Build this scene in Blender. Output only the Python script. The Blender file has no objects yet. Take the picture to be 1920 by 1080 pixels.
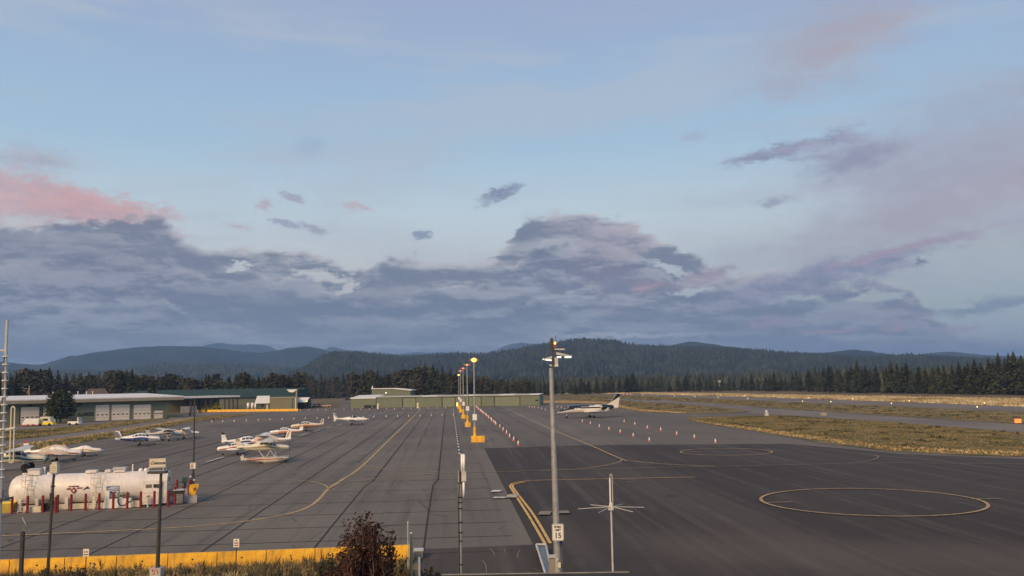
import bpy, math, random
import numpy as np
from mathutils import Vector, Matrix
PI = math.pi
R = math.radians
random.seed(7); rng = np.random.default_rng(7)
scene = bpy.context.scene
COL = scene.collection

# ---------------------------------------------------------------- camera
F = 1700.0; CAMH = 8.1; PITCH = math.atan((718 - 540) / F); ROLL = R(-1.0); YAW = R(-4.1)
cd = bpy.data.cameras.new('camera'); cam = bpy.data.objects.new('camera', cd); COL.objects.link(cam)
cd.sensor_width = 36; cd.lens = 36 * F / 1920; cd.clip_start = 0.3; cd.clip_end = 60000
cam.location = (0, 0, CAMH)
CR = Matrix.Rotation(YAW, 3, 'Z') @ Matrix.Rotation(PI / 2 + PITCH, 3, 'X') @ Matrix.Rotation(ROLL, 3, 'Z')
cam.rotation_euler = CR.to_euler()
scene.camera = cam
CRI = CR.transposed()
def ray(px, py):
    return CR @ Vector(((px - 960) / F, (540 - py) / F, -1))
def G(px, py, z=0.0):
    """where the line of sight through a point of the photo meets the level z"""
    d = ray(px, py); t = (z - CAMH) / d.z
    return Vector((d.x * t, d.y * t, z))
def W(px, py, dep):
    d = ray(px, py); return Vector((0, 0, CAMH)) + d * dep
def proj(p):
    q = CRI @ (Vector(p) - Vector((0, 0, CAMH)))
    return 960 + F * q.x / -q.z, 540 - F * q.y / -q.z
def ztop(base, py):
    """height above a ground point at which the photo row py is reached"""
    lo, hi = -5.0, 800.0
    for _ in range(50):
        m = (lo + hi) / 2
        if proj((base[0], base[1], m))[1] > py: lo = m
        else: hi = m
    return lo
def at_px(A, B, px, z=0.0):
    """fraction along A-B seen at photo column px"""
    lo, hi = -3.0, 4.0
    s = proj(A)[0] < proj(B)[0]
    for _ in range(50):
        m = (lo + hi) / 2; p = A.lerp(B, m) if 0 <= m <= 1 else A + (B - A) * m
        if (proj((p.x, p.y, z))[0] < px) == s: lo = m
        else: hi = m
    return lo

# ---------------------------------------------------------------- exposure
vs = scene.view_settings
scene.display_settings.display_device = 'sRGB'
vs.view_transform = 'Standard'; vs.look = 'None'; vs.exposure = .14; vs.gamma = 1; vs.use_curve_mapping = False
scene.cycles.use_denoising = True
scene.cycles.max_bounces = 6; scene.cycles.volume_bounces = 1

def lin(r, g=None, b=None):
    if g is None: r, g, b = r
    f = lambda c: c / 12.92 if c <= .04045 else ((c + .055) / 1.055) ** 2.4
    return (f(r / 255), f(g / 255), f(b / 255), 1)

# ---------------------------------------------------------------- node helper
class NT:
    def __init__(s, nt): s.nt = nt; s.l = nt.links
    def n(s, t, **k):
        x = s.nt.nodes.new(t)
        for a, v in k.items(): setattr(x, a, v)
        return x
    def put(s, sock, v):
        if isinstance(v, bpy.types.NodeSocket): s.l.new(v, sock)
        elif v is not None:
            if isinstance(v, (tuple, list)) and len(v) == 3 and sock.type == 'RGBA': v = (*v, 1)
            sock.default_value = v
    def m(s, op, a, b=None, c=None, clamp=False):
        x = s.n('ShaderNodeMath', operation=op, use_clamp=clamp)
        for i, v in enumerate((a, b, c)):
            if v is not None: s.put(x.inputs[i], v)
        return x.outputs[0]
    def mix(s, f, a, b, blend='MIX'):
        x = s.n('ShaderNodeMix', data_type='RGBA', blend_type=blend)
        s.put(x.inputs[0], f); s.put(x.inputs[6], a); s.put(x.inputs[7], b)
        return x.outputs[2]
    def ss(s, v, a, b):
        x = s.n('ShaderNodeMapRange', interpolation_type='SMOOTHSTEP')
        s.put(x.inputs[0], v); s.put(x.inputs[1], a); s.put(x.inputs[2], b); x.inputs[3].default_value = 0; x.inputs[4].default_value = 1
        return x.outputs[0]
    def noise(s, vec, scale, detail=4, rough=.5, dist=0.0):
        x = s.n('ShaderNodeTexNoise'); s.put(x.inputs['Vector'], vec)
        x.inputs['Scale'].default_value = scale; x.inputs['Detail'].default_value = detail
        x.inputs['Roughness'].default_value = rough; x.inputs['Distortion'].default_value = dist
        return x.outputs[0]
    def mapv(s, vec, loc=(0, 0, 0), rot=(0, 0, 0), sc=(1, 1, 1)):
        x = s.n('ShaderNodeMapping'); s.put(x.inputs[0], vec)
        x.inputs[1].default_value = loc; x.inputs[2].default_value = rot; x.inputs[3].default_value = sc
        return x.outputs[0]
    def ramp(s, v, stops, interp='LINEAR'):
        x = s.n('ShaderNodeValToRGB'); x.color_ramp.interpolation = interp
        e = x.color_ramp.elements
        while len(e) < len(stops): e.new(.5)
        for el, (p, c) in zip(e, stops):
            el.position = p; el.color = c
        s.put(x.inputs[0], v); return x.outputs[0]

# ---------------------------------------------------------------- sky
SUN_EL, SUN_AZ = R(30), R(212)          # dusk glow: behind the camera, to its left
w = bpy.data.worlds.new('World'); scene.world = w; w.use_nodes = True
T = NT(w.node_tree); w.node_tree.nodes.clear()
def azel(px, py):
    d = ray(px, py).normalized(); d = Matrix.Rotation(-YAW, 3, 'Z') @ d
    return math.degrees(math.atan2(d.x, d.y)), math.degrees(math.asin(d.z))
tc = T.n('ShaderNodeTexCoord').outputs['Generated']
dv = T.mapv(tc, rot=(0, 0, -YAW))
sep = T.n('ShaderNodeSeparateXYZ'); T.put(sep.inputs[0], dv)
az = T.m('MULTIPLY', T.m('ARCTAN2', sep.outputs[0], sep.outputs[1]), 180 / PI)
el = T.m('MULTIPLY', T.m('ARCSINE', T.m('MINIMUM', T.m('MAXIMUM', sep.outputs[2], -1), 1)), 180 / PI)
cv = T.n('ShaderNodeCombineXYZ'); T.put(cv.inputs[0], az); T.put(cv.inputs[1], el)
P2 = cv.outputs[0]
nA = T.noise(T.mapv(P2, sc=(.15, .36, 1)), 1.0, 9, .60, .15)          # billows
nAu = T.noise(T.mapv(P2, loc=(.03, .17, 0), sc=(.15, .36, 1)), 1.0, 9, .60, .15)
nB = T.noise(T.mapv(P2, loc=(7, 3, 2), sc=(.75, 1.7, 1)), 1.0, 8, .66, .1)        # fine tatter
nBu = T.noise(T.mapv(P2, loc=(7.06, 3.22, 2), sc=(.75, 1.7, 1)), 1.0, 8, .66, .1)
nC = T.noise(T.mapv(P2, loc=(2, 9, 5), rot=(0, 0, R(-14)), sc=(.035, .30, 1)), 1.0, 5, .55, .6)  # long streaks
nD = T.noise(T.mapv(P2, loc=(12, 1, 8), sc=(.07, .14, 1)), 1.0, 4, .5, .2)
def nvec(vec, scale, detail, rough):
    x = T.n('ShaderNodeTexNoise'); T.put(x.inputs['Vector'], vec); x.inputs['Scale'].default_value = scale
    x.inputs['Detail'].default_value = detail; x.inputs['Roughness'].default_value = rough; return x.outputs[1]
def vop(op, a, b=None, sc=None):
    x = T.n('ShaderNodeVectorMath', operation=op); T.put(x.inputs[0], a)
    if b is not None: T.put(x.inputs[1], b)
    if sc is not None: x.inputs[3].default_value = sc
    return x.outputs[0]
w1 = vop('SCALE', vop('SUBTRACT', nvec(T.mapv(P2, loc=(4, 4, 1), sc=(.35, .8, 1)), 1, 5, .62), (.5, .5, .5)), sc=1.4)
w1 = vop('MULTIPLY', w1, (1.6, .8, 0))
w2 = vop('MULTIPLY', vop('SUBTRACT', nvec(T.mapv(P2, loc=(1, 7, 4), sc=(1.3, 2.6, 1)), 1, 6, .65), (.5, .5, .5)), (1.9, .85, 0))
w3 = vop('MULTIPLY', vop('SUBTRACT', nvec(T.mapv(P2, loc=(6, 2, 9), sc=(4.2, 8, 1)), 1, 4, .6), (.5, .5, .5)), (.75, .38, 0))
PW_ = vop('ADD', vop('ADD', vop('ADD', P2, w1), w2), w3)
cA = T.m('SUBTRACT', nA, .5); cB = T.m('SUBTRACT', nB, .5); cC = T.m('SUBTRACT', nC, .5); cD = T.m('SUBTRACT', nD, .5)
# clear sky by elevation (degrees / 90)
E = lambda y: max(0, azel(960, y)[1]) / 90
base = T.ramp(T.m('DIVIDE', el, 90), [
    (0, lin(160, 168, 178)), (E(650), lin(182, 188, 192)), (E(520), lin(202, 208, 208)), (E(400), lin(194, 210, 218)),
    (E(280), lin(166, 195, 217)), (E(120), lin(155, 180, 209)), (E(0), lin(155, 171, 200)), (.45, lin(120, 138, 175)), (1, lin(100, 118, 158))])
nish = T.n('ShaderNodeTexSky', sky_type='NISHITA'); nish.sun_disc = False
nish.sun_elevation = SUN_EL; nish.sun_rotation = SUN_AZ
nv = T.n('ShaderNodeVectorMath', operation='SCALE'); T.put(nv.inputs[0], nish.outputs[0]); nv.inputs[3].default_value = .09
sky = T.mix(.06, base, nv.outputs[0])
# greenish clear strip low on the right, peach low on the left
fr = T.m('MULTIPLY', T.ss(az, 6, 24), T.m('MULTIPLY', T.ss(el, 1.5, 4), T.m('SUBTRACT', 1, T.ss(el, 6, 11))))
sky = T.mix(T.m('MULTIPLY', fr, .7), sky, lin(166, 182, 176))
sky = T.mix(T.m('MULTIPLY', T.m('MULTIPLY', T.ss(T.m('ABSOLUTE', T.m('ADD', az, 8)), 16, 4), T.ss(el, 10, 5)), .6), sky, lin(200, 192, 192))
# thin streaky veil, heavier towards the upper right
vl = T.ss(T.m('ADD', T.m('ADD', nC, T.m('MULTIPLY', cD, .6)), T.m('MULTIPLY', cB, .12)), .44, .66)
sky = T.mix(T.m('MULTIPLY', vl, .50), sky, lin(178, 186, 197))
def blob(px, py, rx, ry, col, op=.8, ang=0., soft=.7, noise=(1.0, .7), tat=.35, shade=True, col2=None):
    """a cloud: an ellipse in degrees of azimuth and elevation, torn by noise"""
    global sky; soft = soft * 1.45; rx *= 1.12; ry *= 1.15
    a, e = azel(px, py); k = 53.0 / 1700 * 1.05
    v = T.mapv(PW_, loc=(-a, -e, 0)); v = T.mapv(v, rot=(0, 0, R(-ang)), sc=(1, 1, 1)); v = T.mapv(v, sc=(1 / (rx * k), 1 / (ry * k), 1))
    ln = T.n('ShaderNodeVectorMath', operation='LENGTH'); T.put(ln.inputs[0], v)
    f = T.m('SUBTRACT', 1, ln.outputs['Value'])
    f = T.m('ADD', f, T.m('MULTIPLY', cA, noise[0] * 1.6)); f = T.m('ADD', f, T.m('MULTIPLY', cB, noise[1] * 1.6))
    f = T.m('MULTIPLY', T.ss(f, 0.0, soft), op)
    c = T.mix(T.ss(T.m('ADD', T.m('SUBTRACT', nA, nAu), T.m('MULTIPLY', T.m('SUBTRACT', nB, nBu), .6)), -.09, .11), col, col2 or col) if shade and col2 else col
    sky = T.mix(f, sky, c)
GREY, BLU, PNK, PNK2, MAU = lin(128, 138, 156), lin(118, 130, 150), lin(206, 166, 166), lin(180, 166, 174), lin(142, 144, 160)
LGT = lin(160, 165, 182)
# high pink-grey veil on the right
blob(1900, 250, 760, 240, lin(158, 163, 182), .9, 20, 1.1, (.5, .2))
blob(1900, 330, 560, 150, lin(166, 162, 178), .95, 16, .9, (.6, .4))
blob(1760, 390, 430, 60, lin(172, 165, 175), .8, 14, .9, (.6, .5))
blob(1560, 50, 270, 130, lin(160, 163, 182), .85, 24, 1.0, (.9, .4))
blob(1580, 85, 170, 62, lin(168, 160, 171), .85, 20, .9, (.9, .5))
blob(1200, 30, 420, 50, lin(160, 170, 196), .5, 4, 1.2, (.5, .2))
blob(1740, 300, 330, 120, lin(156, 156, 176), .5, 16, 1.1, (.6, .3))
# pink sunlit bank, left
blob(60, 300, 130, 26, PNK2, .75, 4, .8, (1.1, .8), col2=LGT)
blob(40, 365, 210, 44, lin(190, 164, 170), .88, -4, .45, (.6, .8), col2=lin(208, 170, 171))
blob(200, 392, 150, 34, lin(192, 160, 166), .92, -10, .45, (.5, .8), col2=PNK)
blob(40, 425, 60, 16, lin(220, 205, 200), .7, 2, .8, (.6, .8))
# low cloud deck whose top edge follows the photograph
tops = [(-200, 470), (0, 425), (130, 408), (280, 402), (340, 440), (400, 462), (520, 460), (600, 472), (660, 500), (740, 490), (900, 482),
        (955, 450), (1000, 408), (1080, 392), (1160, 404), (1220, 442), (1290, 480), (1400, 506), (1500, 510), (1600, 512), (1680, 530), (1740, 580), (1820, 625), (2000, 640)]
fc = T.n('ShaderNodeFloatCurve'); cu = fc.mapping.curves[0]
pts = [(0, azel(-400, 500)[1] / 20)] + [((azel(x, y)[0] + 60) / 120, max(0, azel(x, y)[1]) / 20) for x, y in tops if x > -300] + [(1, .06)]
while len(cu.points) < len(pts): cu.points.new(.5, .5)
for p, (x, y) in zip(cu.points, pts): p.location = (x, y); p.handle_type = 'AUTO_CLAMPED'
fc.mapping.update(); T.put(fc.inputs[1], T.m('DIVIDE', T.m('ADD', az, 60), 120))
top = T.m('MULTIPLY', fc.outputs[0], 20)
# peach windows torn in the deck
def hole(px, py, rx, ry, ang=0):
    a, e = azel(px, py); k = .0328
    v = T.mapv(T.mapv(T.mapv(PW_, loc=(-a, -e, 0)), rot=(0, 0, R(-ang))), sc=(1 / (rx * k), 1 / (ry * k), 1))
    ln = T.n('ShaderNodeVectorMath', operation='LENGTH'); T.put(ln.inputs[0], v)
    return T.ss(T.m('ADD', T.m('SUBTRACT', 1, ln.outputs['Value']), T.m('MULTIPLY', cB, 1.5)), 0, .6)
HOLES = [hole(*h) for h in [(610, 522, 80, 18, -4), (650, 545, 40, 14, 30), (1255, 505, 60, 12, -20), (1290, 548, 60, 9, 6), (445, 500, 40, 9, 14), (1460, 560, 110, 14, -4), (1640, 560, 60, 12, 4)]]
low = T.ss(el, 7, 1.2)
pkm = T.m('MULTIPLY', T.ss(nD, .50, .66), T.ss(T.m('ADD', az, T.m('MULTIPLY', cA, 20)), -4, 6))
mv = T.m('MULTIPLY', T.ss(az, -14, -24), T.ss(el, 3.2, 6))
def layer(drop, off, sc, amp, rim, dark, body, op, holes, rimw=1.0):
    global sky
    n = T.noise(T.mapv(P2, loc=off, sc=(.14 * sc, .30 * sc, 1)), 1, 7, .56, .25)
    q = T.mapv(P2, loc=(off[0] + 5, off[1] + 2, 1), sc=(.15 * sc, .50 * sc, 1)); q2 = T.mapv(P2, loc=(off[0] + 5.02, off[1] + 2.32, 1), sc=(.15 * sc, .50 * sc, 1))
    n2 = T.noise(q, 1, 8, .62, .15); n2u = T.noise(q2, 1, 5, .5, .15)
    e = T.m('SUBTRACT', T.m('ADD', T.m('SUBTRACT', top, T.m('MULTIPLY', drop, T.m('MULTIPLY', top, .13))), T.m('ADD', T.m('MULTIPLY', T.m('SUBTRACT', n, .5), amp), T.m('MULTIPLY', cB, 2.0))), el)
    f = T.ss(e, -.10, .45)
    if holes:
        for h in HOLES: f = T.m('MULTIPLY', f, T.m('SUBTRACT', 1, T.m('MULTIPLY', h, .92)))
    r_ = T.m('ADD', T.m('ADD', T.m('SUBTRACT', n2, n2u), T.m('MULTIPLY', T.m('SUBTRACT', nB, nBu), .45)), T.m('MULTIPLY', T.m('SUBTRACT', n2, .5), .8))
    c = T.mix(T.ss(r_, -.13, .16), dark, body)
    c = T.mix(T.m('MULTIPLY', T.m('MULTIPLY', T.ss(e, rimw, .05), T.ss(r_, -.15, .12)), .75), c, rim)
    c = T.mix(T.m('MULTIPLY', pkm, .42), c, T.mix(T.ss(r_, -.13, .16), lin(140, 132, 150), lin(176, 160, 170))); c = T.mix(T.m('MULTIPLY', mv, .35), c, T.mix(T.ss(r_, -.13, .16), lin(112, 114, 136), lin(146, 142, 158)))
    c = T.mix(T.m('MULTIPLY', T.ss(T.m('SUBTRACT', cD, T.m('MULTIPLY', cA, .6)), .02, -.16), .5), c, lin(108, 118, 138)); c = T.mix(T.m('MULTIPLY', low, .40), c, lin(142, 148, 160))
    sky = T.mix(T.m('MULTIPLY', f, op), sky, c)
layer(0, (0, 0, 0), 1.0, 3.6, lin(208, 202, 202), lin(116, 124, 141), lin(168, 170, 178), .95, True)
layer(1.6, (3, 8, 0), 1.15, 4.0, lin(194, 194, 199), lin(108, 118, 137), lin(160, 164, 175), .85, True, .8)
layer(3.6, (9, 2, 0), 1.35, 3.6, lin(186, 188, 196), lin(106, 117, 136), lin(156, 162, 173), .85, False, .7)
# pale flat streaks near the horizon
st = T.m('MULTIPLY', T.m('MULTIPLY', T.ss(T.noise(T.mapv(P2, loc=(3, 3, 3), sc=(.09, 1.4, 1)), 1, 6, .6, .5), .50, .66), T.ss(el, 4.0, 1.5)), T.ss(el, -.5, .3))
sky = T.mix(T.m('MULTIPLY', st, .6), sky, lin(182, 186, 194))
blob(180, 480, 230, 75, lin(118, 124, 144), .7, -6, .9, (.5, .4), col2=lin(146, 146, 160))
blob(1090, 430, 110, 34, MAU, .7, -12, .6, (.7, .6), col2=lin(170, 164, 176))
# bright gap between the deck and the hills
blob(1180, 630, 260, 7, lin(205, 206, 208), .75, 0, .8, (.5, .4)); blob(760, 652, 240, 7, lin(184, 190, 198), .6, 0, .8, (.5, .4))
# loose clouds
blob(942, 364, 58, 16, lin(120, 130, 156), .9, 18, .5, (.5, .9), col2=lin(150, 158, 178))
blob(1440, 290, 90, 15, lin(126, 134, 158), .9, 10, .5, (.6, .8), col2=lin(150, 152, 174))
blob(1560, 262, 90, 22, lin(132, 136, 160), .85, 12, .6, (.7, .7), col2=lin(154, 152, 174))
blob(1600, 295, 110, 32, lin(140, 140, 164), .8, 14, .8, (.8, .6))
blob(1450, 378, 42, 12, lin(138, 144, 166), .7, 2, .6, (.7, .9))
blob(1300, 256, 34, 13, lin(160, 166, 190), .6, -3, .7, (.6, .8))
blob(671, 388, 34, 10, lin(206, 164, 166), .85, -8, .9, (.4, .6), col2=lin(186, 158, 172))
blob(503, 388, 20, 18, lin(182, 162, 172), .8, 0, .8, (.5, .8), col2=PNK2)
blob(548, 370, 32, 9, lin(160, 156, 178), .8, -14, .5, (.5, .8))
blob(450, 426, 34, 9, lin(188, 162, 168), .8, -4, .9, (.5, .8))
blob(530, 418, 34, 8, lin(150, 156, 178), .8, -10, .5, (.6, .9))
blob(590, 426, 36, 8, lin(158, 158, 178), .8, -16, .5, (.6, .9))
blob(786, 438, 24, 8, lin(132, 142, 166), .85, 14, .5, (.4, .8))
blob(1600, 500, 210, 22, lin(126, 134, 156), .9, 9, .5, (.7, .8), col2=lin(150, 150, 170))
blob(1700, 466, 190, 10, lin(164, 150, 168), .9, 11, .5, (.25, .3))
blob(1480, 545, 170, 26, lin(124, 132, 154), .85, 4, .5, (.9, .8), col2=lin(152, 150, 170))
blob(1320, 518, 90, 18, lin(160, 146, 160), .75, 16, .8, (.8, .8), col2=lin(186, 160, 168))
blob(1212, 540, 42, 14, lin(192, 154, 160), .7, 4, .9, (.5, .7))
blob(1730, 495, 22, 7, lin(112, 122, 146), .9, 6, .5, (.3, .7))
blob(1505, 571, 42, 10, lin(120, 128, 152), .85, 0, .5, (.5, .9))
blob(1860, 570, 120, 13, lin(130, 146, 162), .85, 10, .5, (.3, .4))
blob(1680, 618, 40, 9, lin(196, 158, 164), .75, 2, .9, (.5, .7))
blob(1545, 622, 50, 9, lin(184, 156, 166), .7, 2, .6, (.6, .8))
blob(1795, 614, 34, 7, lin(180, 156, 170), .7, 2, .6, (.6, .8))
blob(1450, 606, 80, 14, lin(168, 152, 170), .7, 0, .7, (.7, .8))
blob(580, 275, 42, 30, lin(150, 172, 200), .5, 0, .7, (.2, .3))
# the sky seen from the ground is one continuous dome; its dusk brightness
bgn = T.n('ShaderNodeBackground'); T.put(bgn.inputs[0], sky); bgn.inputs[1].default_value = 1.0
out = T.n('ShaderNodeOutputWorld'); T.l.new(bgn.outputs[0], out.inputs[0])
w.cycles.sampling_method = 'MANUAL'; w.cycles.sample_map_resolution = 512

sl = bpy.data.lights.new('sun', 'SUN'); sl.energy = 3.3; sl.angle = R(22); sl.color = (1, .68, .34)
so = bpy.data.objects.new('sun', sl); COL.objects.link(so)
# sun_rotation in the sky is measured clockwise from +Y
sdir = Vector((math.sin(SUN_AZ) * math.cos(SUN_EL), math.cos(SUN_AZ) * math.cos(SUN_EL), math.sin(SUN_EL)))
so.rotation_euler = sdir.to_track_quat('Z', 'Y').to_euler()

# ---------------------------------------------------------------- mesh helpers
class MB:
    def __init__(s): s.v = []; s.f = []; s.mi = []; s.cur = 0
    def add(s, vs_, fs):
        o = len(s.v); s.v += [tuple(p) for p in vs_]; s.f += [tuple(i + o for i in f) for f in fs]; s.mi += [s.cur] * len(fs); return s
    def box(s, c, d, rz=0., bev=0):
        x, y, z = d[0] / 2, d[1] / 2, d[2] / 2; cs, sn = math.cos(rz), math.sin(rz)
        P = [(a * x, b * y, e * z) for e in (-1, 1) for b in (-1, 1) for a in (-1, 1)]
        P = [(c[0] + p[0] * cs - p[1] * sn, c[1] + p[0] * sn + p[1] * cs, c[2] + p[2]) for p in P]
        return s.add(P, [(0, 2, 3, 1), (4, 5, 7, 6), (0, 1, 5, 4), (2, 6, 7, 3), (0, 4, 6, 2), (1, 3, 7, 5)])
    def cyl(s, a, b, r0, r1=None, n=10, cap=True):
        a, b = Vector(a), Vector(b); r1 = r0 if r1 is None else r1; d = (b - a)
        if d.length < 1e-6: return s
        q = d.to_track_quat('Z', 'Y'); P = []
        for p, r in ((a, r0), (b, r1)):
            for i in range(n):
                t = 2 * PI * i / n; P.append(p + q @ Vector((r * math.cos(t), r * math.sin(t), 0)))
        Fc = [(i, (i + 1) % n, n + (i + 1) % n, n + i) for i in range(n)]
        if cap: Fc += [tuple(reversed(range(n))), tuple(range(n, 2 * n))]
        return s.add(P, Fc)
    def tube(s, pts, r, n=6):
        for a, b in zip(pts, pts[1:]): s.cyl(a, b, r, n=n)
        return s
    def rings(s, rings, cap=True, closed=True):
        n = len(rings[0]); P = [p for r_ in rings for p in r_]; Fc = []
        for k in range(len(rings) - 1):
            for i in range(n if closed else n - 1):
                j = (i + 1) % n; Fc.append((k * n + i, k * n + j, (k + 1) * n + j, (k + 1) * n + i))
        if cap: Fc += [tuple(reversed(range(n))), tuple(range((len(rings) - 1) * n, len(rings) * n))]
        return s.add(P, Fc)
    def sphere(s, c, r, n=10, m=6, sc=(1, 1, 1)):
        rs = []
        for k in range(m + 1):
            ph = -PI / 2 + PI * k / m; rr = max(math.cos(ph), .02)
            rs.append([(c[0] + r * sc[0] * rr * math.cos(2 * PI * i / n), c[1] + r * sc[1] * rr * math.sin(2 * PI * i / n), c[2] + r * sc[2] * math.sin(ph)) for i in range(n)])
        return s.rings(rs)
    def prism(s, poly, z0, z1):
        n = len(poly); P = [(x, y, z0) for x, y in poly] + [(x, y, z1) for x, y in poly]
        return s.add(P, [(i, (i + 1) % n, n + (i + 1) % n, n + i) for i in range(n)] + [tuple(reversed(range(n))), tuple(range(n, 2 * n))])
    def prism_y(s, poly, y0, y1):
        n = len(poly); P = [(x, y0, z) for x, z in poly] + [(x, y1, z) for x, z in poly]
        return s.add(P, [(i, n + i, n + (i + 1) % n, (i + 1) % n) for i in range(n)] + [tuple(range(n)), tuple(reversed(range(n, 2 * n)))])
    def prism_x(s, poly, x0, x1):
        n = len(poly); P = [(x0, y, z) for y, z in poly] + [(x1, y, z) for y, z in poly]
        return s.add(P, [(i, (i + 1) % n, n + (i + 1) % n, n + i) for i in range(n)] + [tuple(reversed(range(n))), tuple(range(n, 2 * n))])
    def build(s, name, mats, parent=None, smooth=False, loc=None):
        me = bpy.data.meshes.new(name); me.from_pydata(s.v, [], s.f)
        for m_ in (mats if isinstance(mats, (list, tuple)) else [mats]): me.materials.append(m_)
        if any(s.mi): me.polygons.foreach_set('material_index', s.mi)
        if smooth: me.polygons.foreach_set('use_smooth', [True] * len(me.polygons))
        me.update(); o = bpy.data.objects.new(name, me); COL.objects.link(o)
        if parent: o.parent = parent
        if loc is not None: o.location = loc
        if smooth == 'auto':
            try: me.set_sharp_from_angle(angle=R(40))
            except Exception: pass
        return o
def tag(o, label=None, cat=None, group=None, kind=None):
    for k, v in (('label', label), ('category', cat), ('group', group), ('kind', kind)):
        if v: o[k] = v
    return o
def thing(name, label, cat, loc=(0, 0, 0), rz=0., group=None):
    o = bpy.data.objects.new(name, None); COL.objects.link(o); o.empty_display_size = .3
    o.location = loc; o.rotation_euler = (0, 0, rz); return tag(o, label, cat, group)
def dup(o, loc=None, rz=None, label=None, scale=None, parent=None, group=None):
    c = o.copy(); COL.objects.link(c)
    if parent: c.parent = parent
    for ch in list(o.children): dup(ch, parent=c)
    if loc is not None: c.location = loc
    if rz is not None: c.rotation_euler = (0, 0, rz)
    if scale is not None: c.scale = (scale,) * 3 if not isinstance(scale, tuple) else scale
    if label: c['label'] = label
    if group: c['group'] = group
    return c
def rawmesh(name, V, Q, mat, parent=None, smooth=False):
    """big meshes straight from arrays: V (n,3), Q (m,k) faces of equal size"""
    me = bpy.data.meshes.new(name); V = np.asarray(V, np.float32); Q = np.asarray(Q, np.int32); k = Q.shape[1]
    me.vertices.add(len(V)); me.vertices.foreach_set('co', V.ravel())
    me.loops.add(Q.size); me.loops.foreach_set('vertex_index', Q.ravel())
    me.polygons.add(len(Q)); me.polygons.foreach_set('loop_start', np.arange(0, Q.size, k, dtype=np.int32))
    if smooth: me.polygons.foreach_set('use_smooth', np.ones(len(Q), bool))
    for m_ in (mat if isinstance(mat, (list, tuple)) else [mat]): me.materials.append(m_)
    me.update(calc_edges=True); me.validate()
    o = bpy.data.objects.new(name, me); COL.objects.link(o)
    if parent: o.parent = parent
    return o

# ---------------------------------------------------------------- materials
def M(name, col, rough=.7, metal=0., var=None, col2=None, vs_=3., emit=None, bump=0., bs=20., coat=0., coord='Object', trans=0., streak=None):
    m = bpy.data.materials.new(name); m.use_nodes = True; t = NT(m.node_tree)
    b = m.node_tree.nodes['Principled BSDF']
    c = (*col, 1) if len(col) == 3 else col
    b.inputs['Roughness'].default_value = rough; b.inputs['Metallic'].default_value = metal
    if coat: b.inputs['Coat Weight'].default_value = coat
    if trans: b.inputs['Transmission Weight'].default_value = trans
    if emit:
        b.inputs['Emission Color'].default_value = c; b.inputs['Emission Strength'].default_value = emit
    co = t.n('ShaderNodeTexCoord').outputs[coord]
    c2 = (*col2, 1) if col2 else tuple(x * (1 - (var or .22)) for x in c[:3]) + (1,)
    n1 = t.noise(co, vs_, 5, .6, .2); n2 = t.noise(co, vs_ * 9, 3, .6)
    f = t.ss(t.m('ADD', n1, t.m('MULTIPLY', t.m('SUBTRACT', n2, .5), .5)), .36, .66)
    cc = t.mix(f, c, c2)
    if streak:      # grime that has run down with the rain
        n3 = t.noise(t.mapv(co, sc=(5, 5, .45)), 1, 5, .65, .2)
        cc = t.mix(t.m('MULTIPLY', t.ss(n3, .54, .70), streak[3]), cc, (*streak[:3], 1))
    t.put(b.inputs['Base Color'], cc)
    if bump:
        bn = t.n('ShaderNodeBump'); bn.inputs['Strength'].default_value = bump; bn.inputs['Distance'].default_value = .02
        t.put(bn.inputs['Height'], t.noise(co, bs, 4, .6)); t.put(b.inputs['Normal'], bn.outputs[0])
    return m
WHITE = M('white_paint', (.84, .82, .80), .35, var=.08, vs_=1.2, coat=.2)
CREAM = M('cream_paint', (.70, .64, .50), .5, var=.2, vs_=2)
TANKW = M('tank_paint', (.80, .75, .72), .42, col2=(.68, .63, .59), vs_=.8, streak=(.44, .36, .29, .30))
RED = M('red_paint', (.24, .014, .014), .5, col2=(.16, .014, .012), vs_=4)
YEL = M('yellow_barrier_paint', (.92, .50, .02), .6, col2=(.66, .34, .03), vs_=1.5, bump=.3, bs=12, streak=(.22, .14, .06, .55))
YEL2 = M('yellow_machine_paint', (.95, .72, .04), .45, var=.15)
GALV = M('galvanised_steel', (.42, .42, .42), .45, .35, var=.25, vs_=5)
GALVD = M('weathered_steel', (.22, .22, .21), .6, .2, var=.3, vs_=5)
LGREY = M('light_grey_paint', (.55, .55, .54), .5, var=.2, vs_=2)
BLK = M('black_plastic', (.02, .02, .022), .5, var=.3)
DARK = M('dark_bronze_paint', (.06, .055, .05), .5, var=.3, vs_=4)
TYRE = M('tyre_rubber', (.02, .02, .02), .85, var=.3)
GLASS = M('dark_glass', (.03, .04, .05), .08, var=.2, coat=.5)
CONC = M('pale_concrete', (.52, .48, .44), .85, var=.22, vs_=2, bump=.3)
BLUE = M('dark_blue_paint', (.03, .06, .22), .35, var=.2)
TEAL = M('dark_teal_paint', (.02, .10, .09), .5, var=.2)
SILV = M('polished_alloy', (.65, .65, .64), .3, .6, var=.2)
ORNG = M('orange_plastic', (.66, .17, .09), .5, var=.15)
ORLIT = M('sodium_lamp', (1, .36, .05), .5, emit=5)
REDLIT = M('red_lamp', (1, .18, .06), .5, emit=2)
WLIT = M('white_led', (1, .95, .70), .5, emit=2.2)
YLIT = M('runway_edge_lamp', (1, .80, .30), .5, emit=1.5)
FABR = M('beige_fabric', (.58, .50, .44), .9, var=.15, vs_=2, bump=.3, bs=6)
CREAMP = M('cream_plane_paint', (.72, .66, .54), .35, var=.12, vs_=1.5, coat=.2)
REDST = M('dark_red_stripe', (.42, .08, .05), .4, var=.2)
GLDST = M('gold_stripe', (.5, .33, .08), .4, var=.2)

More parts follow.
